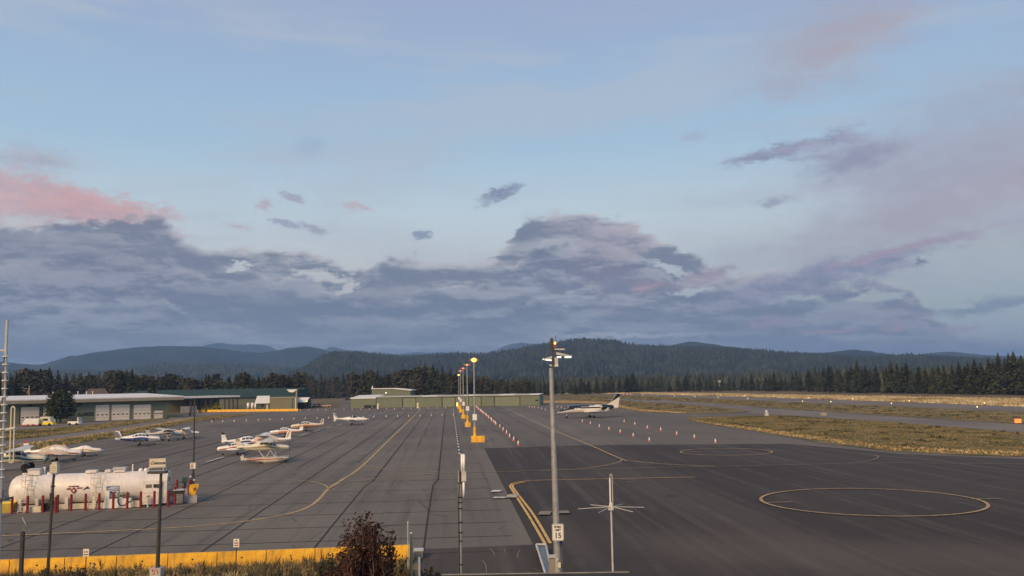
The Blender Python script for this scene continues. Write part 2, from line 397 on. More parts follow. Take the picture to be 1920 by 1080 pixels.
# ================================================================ GROUND
def ground_mat(name, kind):
    m = bpy.data.materials.new(name); m.use_nodes = True; t = NT(m.node_tree); b = m.node_tree.nodes['Principled BSDF']
    pos = t.n('ShaderNodeNewGeometry').outputs['Position']
    big = t.noise(pos, .035, 4, .55, .4); mid = t.noise(pos, .35, 5, .6, .3); fine = t.noise(pos, 9, 3, .7); gr = t.noise(pos, 60, 2, .7)
    streak = t.noise(t.mapv(pos, rot=(0, 0, R(1.5)), sc=(.9, .02, 1)), 1, 6, .7, .05)
    streak2 = t.noise(t.mapv(pos, loc=(5, 5, 0), sc=(.28, .006, 1)), 1, 3, .6, .05)
    if kind == 'old':
        c = t.mix(t.ss(big, .35, .65), (.130, .118, .102), (.172, .155, .134))
        c = t.mix(t.m('MULTIPLY', t.ss(streak, .45, .66), .5), c, (.185, .168, .150))
        c = t.mix(t.m('MULTIPLY', t.ss(streak, .48, .32), .6), c, (.080, .072, .066))
        c = t.mix(t.m('MULTIPLY', t.ss(mid, .60, .76), .55), c, (.07, .065, .064))
        # each paving lane was rolled from its own batch
        sx = t.n('ShaderNodeSeparateXYZ'); t.put(sx.inputs[0], pos); wn = t.n('ShaderNodeTexWhiteNoise', noise_dimensions='1D')
        t.put(wn.inputs['W'], t.m('FLOOR', t.m('DIVIDE', t.m('ADD', sx.outputs[0], 1.3), 4.6)))
        c = t.mix(t.m('MULTIPLY', wn.outputs[0], .40), c, (.085, .078, .072))
        pt = t.n('ShaderNodeTexVoronoi'); t.put(pt.inputs['Vector'], t.mapv(pos, loc=(2, 5, 0), sc=(.16, .045, 1))); pt.inputs['Scale'].default_value = 1
        c = t.mix(t.m('MULTIPLY', t.ss(pt.outputs[0], .22, .15), .28), c, (.20, .18, .16))
        sm = t.noise(t.mapv(pos, loc=(8, 1, 0), sc=(2.2, .22, 1)), 1, 5, .7, .3)
        c = t.mix(t.m('MULTIPLY', t.ss(sm, .64, .70), .7), c, (.05, .046, .044))
        # short tar-filled cracks and oil spots
        v = t.n('ShaderNodeTexVoronoi', feature='DISTANCE_TO_EDGE'); t.put(v.inputs['Vector'], t.mapv(pos, sc=(.22, .07, 1))); v.inputs['Scale'].default_value = 1
        crk = t.m('MULTIPLY', t.ss(v.outputs[0], .012, .004), t.ss(mid, .50, .58))
        c = t.mix(t.m('MULTIPLY', crk, .55), c, (.045, .042, .040))
        v = t.n('ShaderNodeTexVoronoi'); t.put(v.inputs['Vector'], t.mapv(pos, sc=(.35, .25, 1))); v.inputs['Scale'].default_value = 1
        c = t.mix(t.m('MULTIPLY', t.ss(v.outputs[0], .10, .04), .55), c, (.05, .045, .045))
    elif kind == 'new':
        c = t.mix(t.ss(big, .35, .65), (.043, .035, .032), (.058, .049, .044))
        c = t.mix(t.m('MULTIPLY', t.ss(streak2, .48, .66), .7), c, (.082, .071, .062))
        c = t.mix(t.m('MULTIPLY', t.ss(streak, .52, .68), .55), c, (.098, .085, .074))
        c = t.mix(t.m('MULTIPLY', t.ss(streak, .45, .28), .30), c, (.032, .028, .03))
        v = t.n('ShaderNodeTexWave', wave_profile='SIN'); t.put(v.inputs['Vector'], t.mapv(pos, rot=(0, 0, R(1.2)), sc=(1, 1, 1)))
        v.inputs['Scale'].default_value = .095; v.inputs['Distortion'].default_value = .35; v.inputs['Detail Scale'].default_value = .2
        c = t.mix(t.m('MULTIPLY', t.m('MULTIPLY', t.ss(v.outputs['Fac'], .90, .999), t.ss(mid, .30, .7)), .34), c, (.13, .115, .108))
        # wind-blown dust lying across the newest mat, close to the building
        dp = t.n('ShaderNodeSeparateXYZ'); t.put(dp.inputs[0], pos)
        a = t.m('ADD', t.m('SUBTRACT', dp.outputs[1], 44), t.m('MULTIPLY', t.m('SUBTRACT', dp.outputs[0], 12), .45))
        band = t.m('MULTIPLY', t.ss(t.m('ABSOLUTE', t.m('ADD', a, t.m('MULTIPLY', t.m('SUBTRACT', mid, .5), 6))), 8.5, 0), t.ss(dp.outputs[0], 5.5, 12))
        c = t.mix(t.m('MULTIPLY', band, .5), c, (.115, .102, .088))
    elif kind == 'road':
        c = t.mix(t.ss(big, .35, .65), (.155, .138, .122), (.205, .182, .160))
        c = t.mix(t.m('MULTIPLY', t.ss(mid, .55, .7), .3), c, (.11, .10, .095))
    elif kind == 'pad':
        c = t.mix(t.ss(mid, .35, .65), (.15, .13, .125), (.20, .175, .165))
    else:
        dry, grn, tan_, brn = {'grass': ((.22, .165, .075), (.11, .10, .038), (.30, .22, .11), (.09, .058, .035)),
                               'dry': ((.30, .22, .11), (.16, .12, .05), (.46, .37, .23), (.15, .10, .06)),
                               'verge': ((.20, .14, .07), (.08, .075, .035), (.34, .26, .14), (.09, .065, .045))}[kind]
        band = t.noise(t.mapv(pos, loc=(3, 0, 0), sc=(.05, .12, 1)), 1, 5, .6, .6)
        c = t.mix(t.ss(band, .42, .56), dry, grn)
        c = t.mix(t.m('MULTIPLY', t.ss(t.noise(t.mapv(pos, sc=(.12, .5, 1)), 1, 5, .65, .8), .54, .66), .8), c, tan_)
        c = t.mix(t.m('MULTIPLY', t.ss(t.noise(t.mapv(pos, loc=(9, 4, 0), sc=(.10, .33, 1)), 1, 5, .65, .8), .56, .68), .8), c, brn)
    c = t.mix(t.m('MULTIPLY', t.m('SUBTRACT', fine, .5), 1.0, clamp=False), c, t.mix(.5, c, (0, 0, 0)), 'MIX') if False else c
    g = t.m('ADD', .62, t.m('MULTIPLY', t.m('ADD', t.m('MULTIPLY', fine, .4), t.m('ADD', t.m('MULTIPLY', gr, .25), t.m('MULTIPLY', t.noise(pos, 2.6, 3, .7), .35))), .76))
    if kind in ('new', 'road'):
        v = t.n('ShaderNodeTexVoronoi'); t.put(v.inputs['Vector'], t.mapv(pos, loc=(3, 3, 0), sc=(.13, .10, 1))); v.inputs['Scale'].default_value = 1
        c = t.mix(t.m('MULTIPLY', t.ss(t.m('ADD', v.outputs[0], t.m('MULTIPLY', t.m('SUBTRACT', mid, .5), .4)), .10, .02), .5), c, (.02, .018, .018))
        c = t.mix(t.m('MULTIPLY', t.ss(t.noise(t.mapv(pos, rot=(0, 0, R(28)), sc=(.9, .03, 1)), 1, 4, .6, .3), .60, .72), .28), c, (.10, .088, .078))
    vm = t.n('ShaderNodeVectorMath', operation='SCALE'); t.put(vm.inputs[0], c); t.put(vm.inputs[3], g)
    t.put(b.inputs['Base Color'], vm.outputs[0]); b.inputs['Roughness'].default_value = .9
    b.inputs['Specular IOR Level'].default_value = .25
    bn = t.n('ShaderNodeBump'); bn.inputs['Strength'].default_value = .5; bn.inputs['Distance'].default_value = .05 if kind in ('grass', 'dry', 'verge') else .01
    t.put(bn.inputs['Height'], fine); t.put(b.inputs['Normal'], bn.outputs[0])
    return m
A_OLD, A_NEW, A_ROAD = ground_mat('aged_asphalt', 'old'), ground_mat('new_asphalt', 'new'), ground_mat('taxiway_asphalt', 'road')
PADM = ground_mat('fuel_pad', 'pad')
G_GRS, G_DRY, G_VRG = ground_mat('autumn_grass', 'grass'), ground_mat('straw_grass', 'dry'), ground_mat('verge_soil', 'verge')

def jitter(poly, step=6., amp=.5, seed=1):
    r_ = random.Random(seed); o = []
    for i in range(len(poly)):
        a, b = Vector(poly[i]), Vector(poly[(i + 1) % len(poly)]); L = (b - a).length; n = max(1, int(L / step))
        for k in range(n):
            p = a.lerp(b, k / n)
            if amp and L < 2000: p = p + Vector((r_.uniform(-amp, amp), r_.uniform(-amp, amp), 0))
            o.append(p)
    return o
def sheet(name, pts, z, mat, px=True, step=6., amp=0., thick=0.):
    P = [G(*p) if px else Vector((p[0], p[1], 0)) for p in pts]
    if amp: P = jitter(P, step, amp, len(name) + len(pts))
    import mathutils.geometry as mg
    tri = mg.tessellate_polygon([[Vector((p.x, p.y, 0)) for p in P]])
    mb = MB(); mb.add([(p.x, p.y, z) for p in P], [tuple(t) for t in tri])
    o = mb.build(name, mat)
    for p_ in o.data.polygons: pass
    me = o.data
    if sum(p_.normal.z for p_ in me.polygons) < 0: me.flip_normals()
    return tag(o, kind='structure'), P

S = 14500
o = MB().add([(-S, -S, 0), (S, -S, 0), (S, S, 0), (-S, S, 0)], [(0, 1, 2, 3)]).build('ground', G_VRG); tag(o, kind='structure')
# beyond the frame the pavement simply goes on
sheet('apron', [(-700, 1100), (-60, 858), (55, 846), (215, 821), (350, 793), (475, 778), (542, 771), (575, 766), (640, 764.5), (640, 745.5), (560, 746), (600, 742), (660, 741),
                (1012, 741.5), (1012, 756), (1130, 757), (1160, 766), (1200, 772), (1285, 776), (1380, 775), (1408, 771.5), (1405, 768), (1420, 766),
                (1480, 771), (1480, 777), (1290, 782), (1284, 786), (1310, 793), (1440, 813), (1540, 831), (1665, 846), (1815, 855), (1920, 857), (2300, 862), (2900, 1100),
                (3600, 2600), (1500, 4200), (790, 4200), (785, 1058), (0, 1079), (-500, 1094)], .020, A_OLD)
sheet('taxiway', [(1130, 748.5), (1170, 747), (1260, 751), (1350, 757.5), (1440, 765.5), (1560, 773), (1680, 781), (1920, 796), (2500, 834), (2500, 868), (1920, 811.5), (1680, 792), (1560, 784), (1480, 779), (1400, 774),
                  (1408, 770.5), (1350, 763), (1260, 756.5), (1170, 752)], .024, A_ROAD)
sheet('runway', [(700, 738.5), (1040, 737.2), (1180, 738.5), (1300, 741), (1440, 745.7), (1690, 754), (1920, 763), (2600, 790), (2600, 806), (1920, 773), (1665, 761.5), (1440, 752), (1300, 745), (1180, 741), (1040, 739.5), (700, 740.5)], .020, A_ROAD)
sheet('new_asphalt_mat', [(908, 841), (1100, 835), (1480, 832.5), (1700, 852), (1920, 861), (2300, 866), (2900, 1100), (3600, 2600), (1500, 4200), (790, 4200), (786, 1031), (1000, 1022)], .026, A_NEW)
sheet('road', [(-200, 860), (0, 828), (60, 822), (215, 802), (300, 788), (360, 776), (430, 769), (560, 768.5), (545, 770), (475, 776), (400, 779), (362, 785), (215, 811), (60, 833), (0, 843), (-200, 876)], .022, A_ROAD)
sheet('forecourt', [(20, 800), (100, 796), (150, 789), (340, 781), (345, 777), (440, 775), (380, 779), (330, 786), (220, 791), (160, 798), (60, 805), (20, 806)], .024, A_ROAD)
sheet('fuel_pad', [(-60, 971), (16, 967), (322, 953.5), (374, 944), (392, 934), (330, 925), (-60, 935)], .030, PADM)
# dry fields beyond the runway and the grass islands between the pavements
sheet('dry_field', [(640, 743), (990, 738.5), (1200, 736), (1320, 736.2), (1500, 741), (1700, 745), (1920, 748), (2600, 762), (2600, 789), (1920, 762.5), (1690, 753.7), (1440, 745.5), (1300, 740.8), (1180, 738.4), (1040, 737.1), (640, 738)], .012, G_DRY, amp=1.)
sheet('grass_island', [(1014, 742.5), (1120, 741), (1180, 741.2), (1300, 745.3), (1440, 752.5), (1665, 762), (1920, 773.5), (2600, 807), (2500, 833), (1920, 795.5), (1680, 780.5), (1560, 772.5), (1440, 765), (1350, 757), (1260, 750.5), (1170, 746.6), (1130, 748), (1155, 752), (1170, 752.4),
                       (1260, 757), (1350, 763.5), (1404, 770.8), (1380, 774.7), (1285, 775.6), (1200, 771.6), (1160, 765.6), (1130, 756.6), (1014, 755.5)], .040, G_GRS, amp=.35)
sheet('grass_island', [(1288, 785.5), (1292, 782.5), (1400, 779.5), (1480, 779.4), (1560, 784.4), (1680, 792.4), (1920, 812), (2500, 869), (2500, 880), (1920, 856.5), (1815, 854.5), (1665, 845.5), (1540, 830.5), (1440, 812.5), (1310, 792.5)], .040, G_GRS, amp=.25)
sheet('grass_verge', [(-400, 905), (-60, 857), (55, 845.2), (215, 820.2), (350, 792.3), (475, 777.3), (470, 776.7), (400, 779.6), (362, 785.6), (215, 811.6), (60, 833.6), (0, 843.6), (-400, 900)], .034, G_GRS, amp=.2)
sheet('grass_verge', [(-300, 860), (0, 827.6), (60, 821.6), (215, 801.6), (300, 787.8), (335, 781), (220, 791.5), (160, 798.5), (60, 805.6), (-300, 815)], .036, G_GRS, amp=.25)

# ---------------------------------------------------------------- joints and painted markings
def smooth_px(pts, n=8):
    P = [G(*p) for p in pts]
    if len(P) < 3: return P
    o = []
    for i in range(len(P) - 1):
        p0, p1, p2, p3 = P[max(i - 1, 0)], P[i], P[i + 1], P[min(i + 2, len(P) - 1)]
        for k in range(n):
            t = k / n
            o.append(.5 * ((2 * p1) + (p2 - p0) * t + (2 * p0 - 5 * p1 + 4 * p2 - p3) * t * t + (3 * p1 - p0 - 3 * p2 + p3) * t ** 3))
    return o + [P[-1]]
def strip(mb, P, wd, z, closed=False):
    n = len(P); L = []; Rr = []
    for i in range(n):
        a = P[(i - 1) % n] if closed or i else P[0]; b = P[(i + 1) % n] if closed or i < n - 1 else P[-1]
        d = (b - a); d.z = 0
        if d.length < 1e-6: d = Vector((1, 0, 0))
        d.normalize(); q = Vector((-d.y, d.x, 0)) * wd / 2
        L.append((P[i].x + q.x, P[i].y + q.y, z)); Rr.append((P[i].x - q.x, P[i].y - q.y, z))
    mb.add(L + Rr, [(i, n + i, n + (i + 1) % n, (i + 1) % n) for i in range(n if closed else n - 1)])
def paint_mat(name, col, worn=.35, under=(.12, .11, .105)):
    m = bpy.data.materials.new(name); m.use_nodes = True; t = NT(m.node_tree); b = m.node_tree.nodes['Principled BSDF']
    pos = t.n('ShaderNodeNewGeometry').outputs['Position']
    f = t.ss(t.m('ADD', t.noise(pos, 2.2, 5, .7), t.m('MULTIPLY', t.noise(pos, 25, 3, .7), .3)), .80 - worn, .98 - worn)
    t.put(b.inputs['Base Color'], t.mix(t.m('MULTIPLY', f, .55), col, under)); b.inputs['Roughness'].default_value = .75
    return m
PY, PYF = paint_mat('taxi_line_paint', (.52, .36, .15), .25), paint_mat('faded_line_paint', (.36, .27, .19), .34)
PYB = paint_mat('bright_yellow_paint', (.66, .42, .13), .15, (.05, .045, .045)); PW = paint_mat('white_marking_paint', (.68, .66, .62), .22)
TAR = M('tar_seam', (.020, .018, .017), .95, var=.3)
mk = [0]
def line(name, pts, wd, mat, z=None, n=8):
    mk[0] += 1; mb = MB(); strip(mb, smooth_px(pts, n), wd, z or (.036 + .0035 * mk[0]))
    return tag(mb.build(name, mat), kind='structure')
line('taxi_line', [(788.7, 768), (735, 820), (680, 873.5), (640, 901), (616, 917), (600, 935), (581, 950), (553, 961), (509, 970.6), (461, 978), (400, 985), (300, 992), (175, 998), (0, 1006), (-150, 1012)], .26, PY)
line('taxi_line', [(365, 902), (450, 901), (540, 901), (580, 903), (605, 909), (616, 916)], .16, PY)
line('taxi_line', [(680, 872.5), (695, 876), (755, 882.5), (860, 886), (975, 884.5), (1045, 881), (1085, 880), (1135, 873), (1160, 867), (1166, 862)], .16, PY)
line('taxi_line', [(952, 767.5), (1032, 804), (1100, 832.5), (1165, 861), (1185, 865), (1235, 870), (1300, 873.5), (1340, 875)], .24, PY)
line('taxi_line', [(540, 894), (630, 881), (672, 874)], .14, PYF)
line('taxi_line', [(540, 896), (620, 894), (720, 892), (845, 888)], .12, PYF)
line('taxi_line', [(616, 917), (640, 908), (695, 900), (770, 892), (860, 887), (975, 885)], .15, PY)
line('taxi_line', [(975, 884.5), (1185, 878.5), (1310, 876), (1440, 873.5), (1540, 871), (1590, 870), (1690, 869), (1800, 870), (1920, 870), (2300, 868)], .17, PYF)
line('taxi_line', [(1590, 869.6), (1627, 865), (1645, 859.5), (1641, 855), (1590, 849), (1515, 840), (1440, 828), (1310, 808)], .15, PYF)
line('taxi_line', [(1636, 854), (1700, 860), (1765, 866), (1840, 876), (1920, 885), (2200, 915)], .15, PYF)
line('apron_line', [(175, 886), (425, 825), (615, 776), (660, 767)], .18, PYF)
line('double_line', [(1022, 1022), (990, 967), (960, 920), (957, 912), (967, 906.5), (1000, 902.5), (1080, 900.5), (1303, 896)], .17, PYB)
line('double_line', [(1032, 1021.5), (1000, 967), (970, 927), (961.5, 914), (966, 909.5), (985, 905.5)], .17, PYB)
def circle_line(px, py, r_px, r, mat):
    mk[0] += 1; c = G(px, py); mb = MB()
    strip(mb, [c + Vector((r * math.cos(2 * PI * i / 72), r * math.sin(2 * PI * i / 72), 0)) for i in range(72)], .21, .036 + .0035 * mk[0], True)
    return tag(mb.build('turning_circle', mat), kind='structure')
circle_line(1631, 941.0, 0, 6.85, PY); circle_line(1361, 848.3, 0, 4.95, PY)
line('circle_tick', [(1437, 944.5), (1487, 943.5)], .15, PY); line('circle_tick', [(1822, 938), (1877, 937)], .15, PY)
line('circle_tick', [(1290, 849), (1316, 848.4)], .13, PY); line('circle_tick', [(1440, 847.8), (1470, 847)], .13, PY)
line('painted_bar', [(922, 923), (940, 923)], 1.1, PW); line('painted_bar', [(925, 935.5), (948, 935.5)], .8, PW)
line('painted_patch', [(950, 932.5), (972, 932.5)], 1.9, paint_mat('cream_marking', (.62, .52, .40), .3))
line('painted_patch', [(1011, 965), (1033, 965)], 1.5, PYF); line('painted_patch', [(1046, 963.5), (1067, 963)], 1.1, PYF)
mb = MB()       # small two-line stencilled lettering beside the line, too worn to read
for j, (y, x0, x1) in enumerate(((901.3, 1165, 1189), (904.6, 1176, 1192))):
    x = x0
    while x < x1: strip(mb, [G(x, y), G(x + 1.5, y)], .28, .085); x += 2.6
tag(mb.build('stencilled_marking', PYF), kind='structure')
# white dashes on the parking rows
def dashes(name, p0, p1, n, fill, wd, mat):
    a, b = G(*p0), G(*p1); mb = MB(); mk[0] += 1
    for i in range(n): strip(mb, [a.lerp(b, (i + .1) / n), a.lerp(b, (i + .1 + fill) / n)], wd, .036 + .0035 * mk[0])
    return tag(mb.build(name, mat), kind='structure')
dashes('dashed_line', (380, 870), (742, 766.5), 17, .52, .24, PW); dashes('dashed_line', (240, 848), (560, 774), 17, .5, .18, PYF)
dashes('dashed_line', (862, 855), (849.5, 767), 34, .5, .22, PW); dashes('dashed_line', (480, 786), (640, 766), 12, .5, .15, PYF)
# tar-filled paving joints: lanes run towards the hangars, narrower cross joints
mb = MB(); X0 = G(806, 950).x; rj = random.Random(3)
lane = abs(G(600, 1016).x - G(797, 1016).x)
yend = G(840, 768).y
for k in range(-9, 4):
    if k == 1: continue
    x = X0 + k * lane * (1 if k < 0 else .98); y0, y1 = (42.5, yend)
    if k > 1: y0 = 128
    P = []; y = y0
    while y < y1: P.append(Vector((x + rj.uniform(-.02, .02) + (.35 if y > 78 and k in (0, -1) else 0), y, 0))); y += 4
    near = [p for p in P if p.y <= 80]; far = [p for p in P if p.y >= 78]
    if near: strip(mb, near, .10, .033)
    strip(mb, far, .15, .0335)
for k in range(-12, 1):       # half-lane joints further out
    x = X0 + (k + .5) * lane; P = []; y = 84 + 14 * (k % 3)
    while y < yend: P.append(Vector((x + rj.uniform(-.05, .05), y, 0))); y += 9
    for i in range(0, len(P) - 1, 1):
        if rj.random() < .75: strip(mb, P[i:i + 2], .11, .0325)
xl, xr = G(-40, 1000).x * 1.0 - 12, G(905, 840).x - .1
for y in (44.8, 49.2, 54.0, 59.2, 65.0, 71.5, 78.5):
    P = []; x = xl
    while x < G(903, 880).x + 1.0: P.append(Vector((x, y + rj.uniform(-.05, .05), 0))); x += 2.5
    strip(mb, P, .085, .0342)
strip(mb, [Vector((X0 + 2 * lane, 128, 0)), Vector((X0 + 2 * lane + 1, 250, 0))], .16, .0345)
tag(mb.build('pavement_joints', TAR), kind='structure')
# white tyre scrapes on the dark pavement in front of the gate
mb = MB()
for p in ([(918, 1030), (924, 1036), (928, 1042)], [(947, 1032), (946, 1037)], [(975, 1033), (971, 1040), (971, 1048)], [(905, 1052), (911, 1062), (912, 1078)], [(1000, 1068), (1015, 1073)]):
    strip(mb, smooth_px(p, 4), .035, .040)
tag(mb.build('tyre_scrapes', PYF), kind='structure')

# ---------------------------------------------------------------- grass tufts and brush (stuff)
def tufts(name, polys, n, h, mat, wd=.5, blades=4, seed=1, near=None):
    """n little tufts of leaning blades spread over ground polygons given in photo pixels"""
    r_ = np.random.default_rng(seed); V = []; 
    P = [np.array([[G(*p).x, G(*p).y] for p in poly]) for poly in polys]
    pts = []
    A = [abs(sum(p[i - 1][0] * p[i][1] - p[i][0] * p[i - 1][1] for i in range(len(p)))) / 2 for p in P]
    for p, a in zip(P, A):
        k = int(n * a / sum(A)) ; lo, hi = p.min(0), p.max(0); got = []
        tot = 0
        while tot < k:
            q = r_.uniform(lo, hi, (k * 2, 2)); ins = np.zeros(len(q), bool); j = len(p) - 1
            for i in range(len(p)):
                c_ = ((p[i, 1] > q[:, 1]) != (p[j, 1] > q[:, 1])) & (q[:, 0] < (p[j, 0] - p[i, 0]) * (q[:, 1] - p[i, 1]) / (p[j, 1] - p[i, 1] + 1e-9) + p[i, 0])
                ins ^= c_; j = i
            got.append(q[ins]); tot += ins.sum()
        pts.append(np.concatenate(got)[:k])
    q = np.concatenate(pts); N = len(q)
    q = np.repeat(q, blades, 0); m = len(q)
    a = r_.uniform(0, 2 * PI, m); hh = h * r_.uniform(.35, 1.2, m) * np.repeat(r_.uniform(.5, 1.3, N), blades); ww = wd * r_.uniform(.5, 1.2, m)
    c = q + r_.normal(0, wd * .5, (m, 2)); ln = r_.normal(0, h * .35, (m, 2))
    dx, dy = np.cos(a) * ww / 2, np.sin(a) * ww / 2
    v = np.zeros((m, 3, 3)); v[:, 0] = np.c_[c[:, 0] - dx, c[:, 1] - dy, np.full(m, .02)]; v[:, 1] = np.c_[c[:, 0] + dx, c[:, 1] + dy, np.full(m, .02)]
    v[:, 2] = np.c_[c + ln, hh]
    o = rawmesh(name, v.reshape(-1, 3), np.arange(m * 3).reshape(-1, 3), mat)
    return tag(o, kind='stuff')
def foliage_mat(name, a, b_, c3=None, sc=.6, rough=.85, trans=.15, con=.6, cs=7):
    m = bpy.data.materials.new(name); m.use_nodes = True; t = NT(m.node_tree); b = m.node_tree.nodes['Principled BSDF']
    pos = t.n('ShaderNodeNewGeometry').outputs['Position']; oi = t.n('ShaderNodeObjectInfo').outputs['Random']
    c = t.mix(t.ss(t.noise(pos, sc, 3, .6), .4, .62), a, b_)
    if c3: c = t.mix(t.ss(t.noise(pos, sc * .35, 3, .6), .52, .66), c, c3)
    k = t.m('ADD', .75, t.m('MULTIPLY', oi, .5))
    k = t.m('MULTIPLY', k, t.m('ADD', 1 - con / 2, t.m('MULTIPLY', t.ss(t.noise(pos, sc * cs, 2, .6), .25, .75) if con > .7 else t.noise(pos, sc * cs, 2, .6), con)))
    vm = t.n('ShaderNodeVectorMath', operation='SCALE'); t.put(vm.inputs[0], c); t.put(vm.inputs[3], k)
    t.put(b.inputs['Base Color'], vm.outputs[0]); b.inputs['Roughness'].default_value = rough; b.inputs['Specular IOR Level'].default_value = .15
    return m
F_STRAW = foliage_mat('straw_blades', (.28, .215, .11), (.14, .135, .060), (.085, .085, .040), .22)
F_STRAW2 = foliage_mat('pale_straw_blades', (.52, .43, .28), (.34, .26, .14), (.20, .16, .08), .12)
F_MIX = foliage_mat('verge_blades', (.30, .25, .13), (.14, .14, .06), (.44, .36, .22), .8)
F_GOLD = foliage_mat('golden_blades', (.42, .32, .17), (.32, .23, .11), (.24, .17, .08), .2)
tufts('dry_grass', [[(1290, 785.5), (1400, 780.5), (1480, 780), (1680, 793), (1920, 813), (2200, 840), (2200, 866), (1920, 856), (1665, 845), (1440, 812), (1310, 792)]], 16000, .15, F_STRAW, .35, 3, 2)
tufts('golden_grass', [[(1292, 788), (1440, 806), (1665, 838), (1920, 848), (1920, 856), (1665, 845), (1440, 812), (1310, 792)], [(1014, 751), (1130, 753.5), (1200, 768), (1285, 773.5), (1285, 775.4), (1200, 771.4), (1130, 756.4), (1014, 755.2)],
                       [(0, 840), (60, 830), (215, 809), (362, 783), (362, 785.4), (215, 811.4), (60, 833.4), (0, 843.4)]], 6000, .22, F_GOLD, .3, 3, 22)
tufts('dark_sage_clumps', [[(1300, 785), (1480, 781), (1680, 794), (1920, 814), (1920, 845), (1665, 838), (1440, 806)], [(1040, 744), (1180, 743), (1440, 754), (1920, 775), (1920, 794), (1560, 771), (1350, 756)], [(1030, 745), (1260, 758), (1395, 770.5), (1200, 769), (1130, 753)]], 420, .34, foliage_mat('sage_clumps', (.05, .05, .028), (.085, .07, .04)), .75, 9, 23)
tufts('dry_grass', [[(1040, 743), (1180, 742), (1440, 753), (1920, 774), (2100, 784), (2100, 806), (1920, 795), (1560, 772), (1350, 757), (1170, 746), (1130, 748)],
                    [(1020, 744), (1130, 749), (1260, 757.5), (1400, 771), (1285, 775), (1200, 771), (1130, 756)]], 14000, .16, F_STRAW, .5, 3, 3)
tufts('dry_grass', [[(700, 742), (1200, 736.6), (1500, 741.6), (1920, 748.6), (2000, 750), (2000, 766), (1690, 753.5), (1440, 745.4), (1180, 738.2)]], 26000, .55, F_STRAW2, .9, 2, 4)
tufts('verge_grass', [[(-20, 858), (55, 845), (215, 820), (350, 792), (475, 777), (400, 779), (215, 812), (60, 834), (-20, 846)],
                      [(-20, 829), (60, 821), (215, 801), (330, 783), (220, 792), (160, 799), (60, 806), (-20, 811)]], 12000, .25, F_STRAW, .35, 3, 5)
# rough ground between the building and the barrier
near_poly = [(-40, 1088), (300, 1070), (620, 1056), (772, 1052), (772, 1230), (-40, 1300)]
tufts('verge_grass', [near_poly], 9000, .30, F_MIX, .07, 7, 6)
tufts('verge_grass', [[(-40, 1080), (300, 1063), (620, 1050), (765, 1046), (765, 1066), (-40, 1105)]], 2600, .42, F_STRAW, .05, 8, 7)
tufts('low_brush', [near_poly], 700, .55, foliage_mat('brush_twigs', (.08, .08, .045), (.16, .13, .085), None, 1.5), .10, 26, 8)

# ================================================================ HILLS AND FOREST
HILLM = {}
def hill_mat(name, a, b_, patch=None):
    m = bpy.data.materials.new(name); m.use_nodes = True; t = NT(m.node_tree); b = m.node_tree.nodes['Principled BSDF']
    pos = t.n('ShaderNodeNewGeometry').outputs['Position']
    c = t.mix(t.ss(t.noise(pos, .004, 6, .65, .4), .4, .62), a, b_)
    if patch: c = t.mix(t.m('MULTIPLY', t.ss(t.noise(t.mapv(pos, sc=(1, 1, 2.5)), .0022, 5, .6, .6), .60, .68), .6), c, patch)
    t.put(b.inputs['Base Color'], c); b.inputs['Roughness'].default_value = .95; b.inputs['Specular IOR Level'].default_value = .05
    bn = t.n('ShaderNodeBump'); bn.inputs['Strength'].default_value = .9; bn.inputs['Distance'].default_value = 14
    t.put(bn.inputs['Height'], t.noise(pos, .05, 4, .7)); t.put(b.inputs['Normal'], bn.outputs[0])
    return m
def vnoise(x, seed, octs=5, base=1.):
    r_ = np.random.default_rng(seed); y = np.zeros_like(x, float); a = 1.; f = base
    for _ in range(octs):
        t = r_.uniform(-1, 1, 4096); i = np.floor(x * f).astype(int); fr = x * f - i; fr = fr * fr * (3 - 2 * fr)
        y += a * (t[i % 4096] * (1 - fr) + t[(i + 1) % 4096] * fr); a *= .5; f *= 2
    return y
def ridge(prof, x, D):
    """height of the skyline (photo pixels) turned into metres at distance D"""
    return
def hill(name, prof, D, front, back, mat, seed, rough=1.0, step=4):
    xs = np.arange(prof[0][0], prof[-1][0] + 1, step, dtype=float)
    ys = np.interp(xs, [p[0] for p in prof], [p[1] for p in prof])
    ys = np.convolve(np.pad(ys, 2, 'edge'), np.ones(5) / 5, 'same')[2:-2]
    K = 26; ts = np.r_[np.linspace(0, 1, K - 8), 1 + np.linspace(.12, 1, 8)]
    V = np.zeros((len(xs), K, 3))
    for i, (x, y) in enumerate(zip(xs, ys)):
        d = ray(x, y); dh = math.hypot(d.x, d.y); ux, uy = d.x / dh, d.y / dh; top = CAMH + D * d.z / dh
        for j, t in enumerate(ts):
            if t <= 1: r_ = D - front * (1 - t); h = top * (1 - (1 - t) ** 1.6) if True else 0
            else: r_ = D + back * (t - 1); h = top * (1 - (t - 1) ** 1.3 * .8)
            V[i, j] = (ux * r_, uy * r_, h)
    u, v_ = np.meshgrid(np.arange(len(xs)) * step, ts, indexing='ij')
    nz = vnoise(u * .02 + v_ * 7, seed, 5) * .5 + vnoise(u * .05 - v_ * 11, seed + 1, 4) * .25
    amp = np.clip((1 - np.abs(ts - 1) * 0) * np.where(ts < 1, (1 - ts) * ts * 3, .3), .0, 1)
    V[:, :, 2] += nz * amp[None] * V[:, -9:-8, 2] * .16 * rough
    # side ends sink to the ground
    V[:, :, 2] = np.where(V[:, :, 2] < -3, -3, V[:, :, 2]); V[:, 0, 2] = -2; V[:, -1, 2] = -2
    n, k = len(xs), K; idx = np.arange(n * k).reshape(n, k)
    Q = np.stack([idx[:-1, :-1], idx[1:, :-1], idx[1:, 1:], idx[:-1, 1:]], -1).reshape(-1, 4)
    o = rawmesh(name, V.reshape(-1, 3), Q, mat, smooth=True); tag(o, kind='structure')
    return V
DG, DG2 = (.020, .036, .036), (.042, .056, .050)
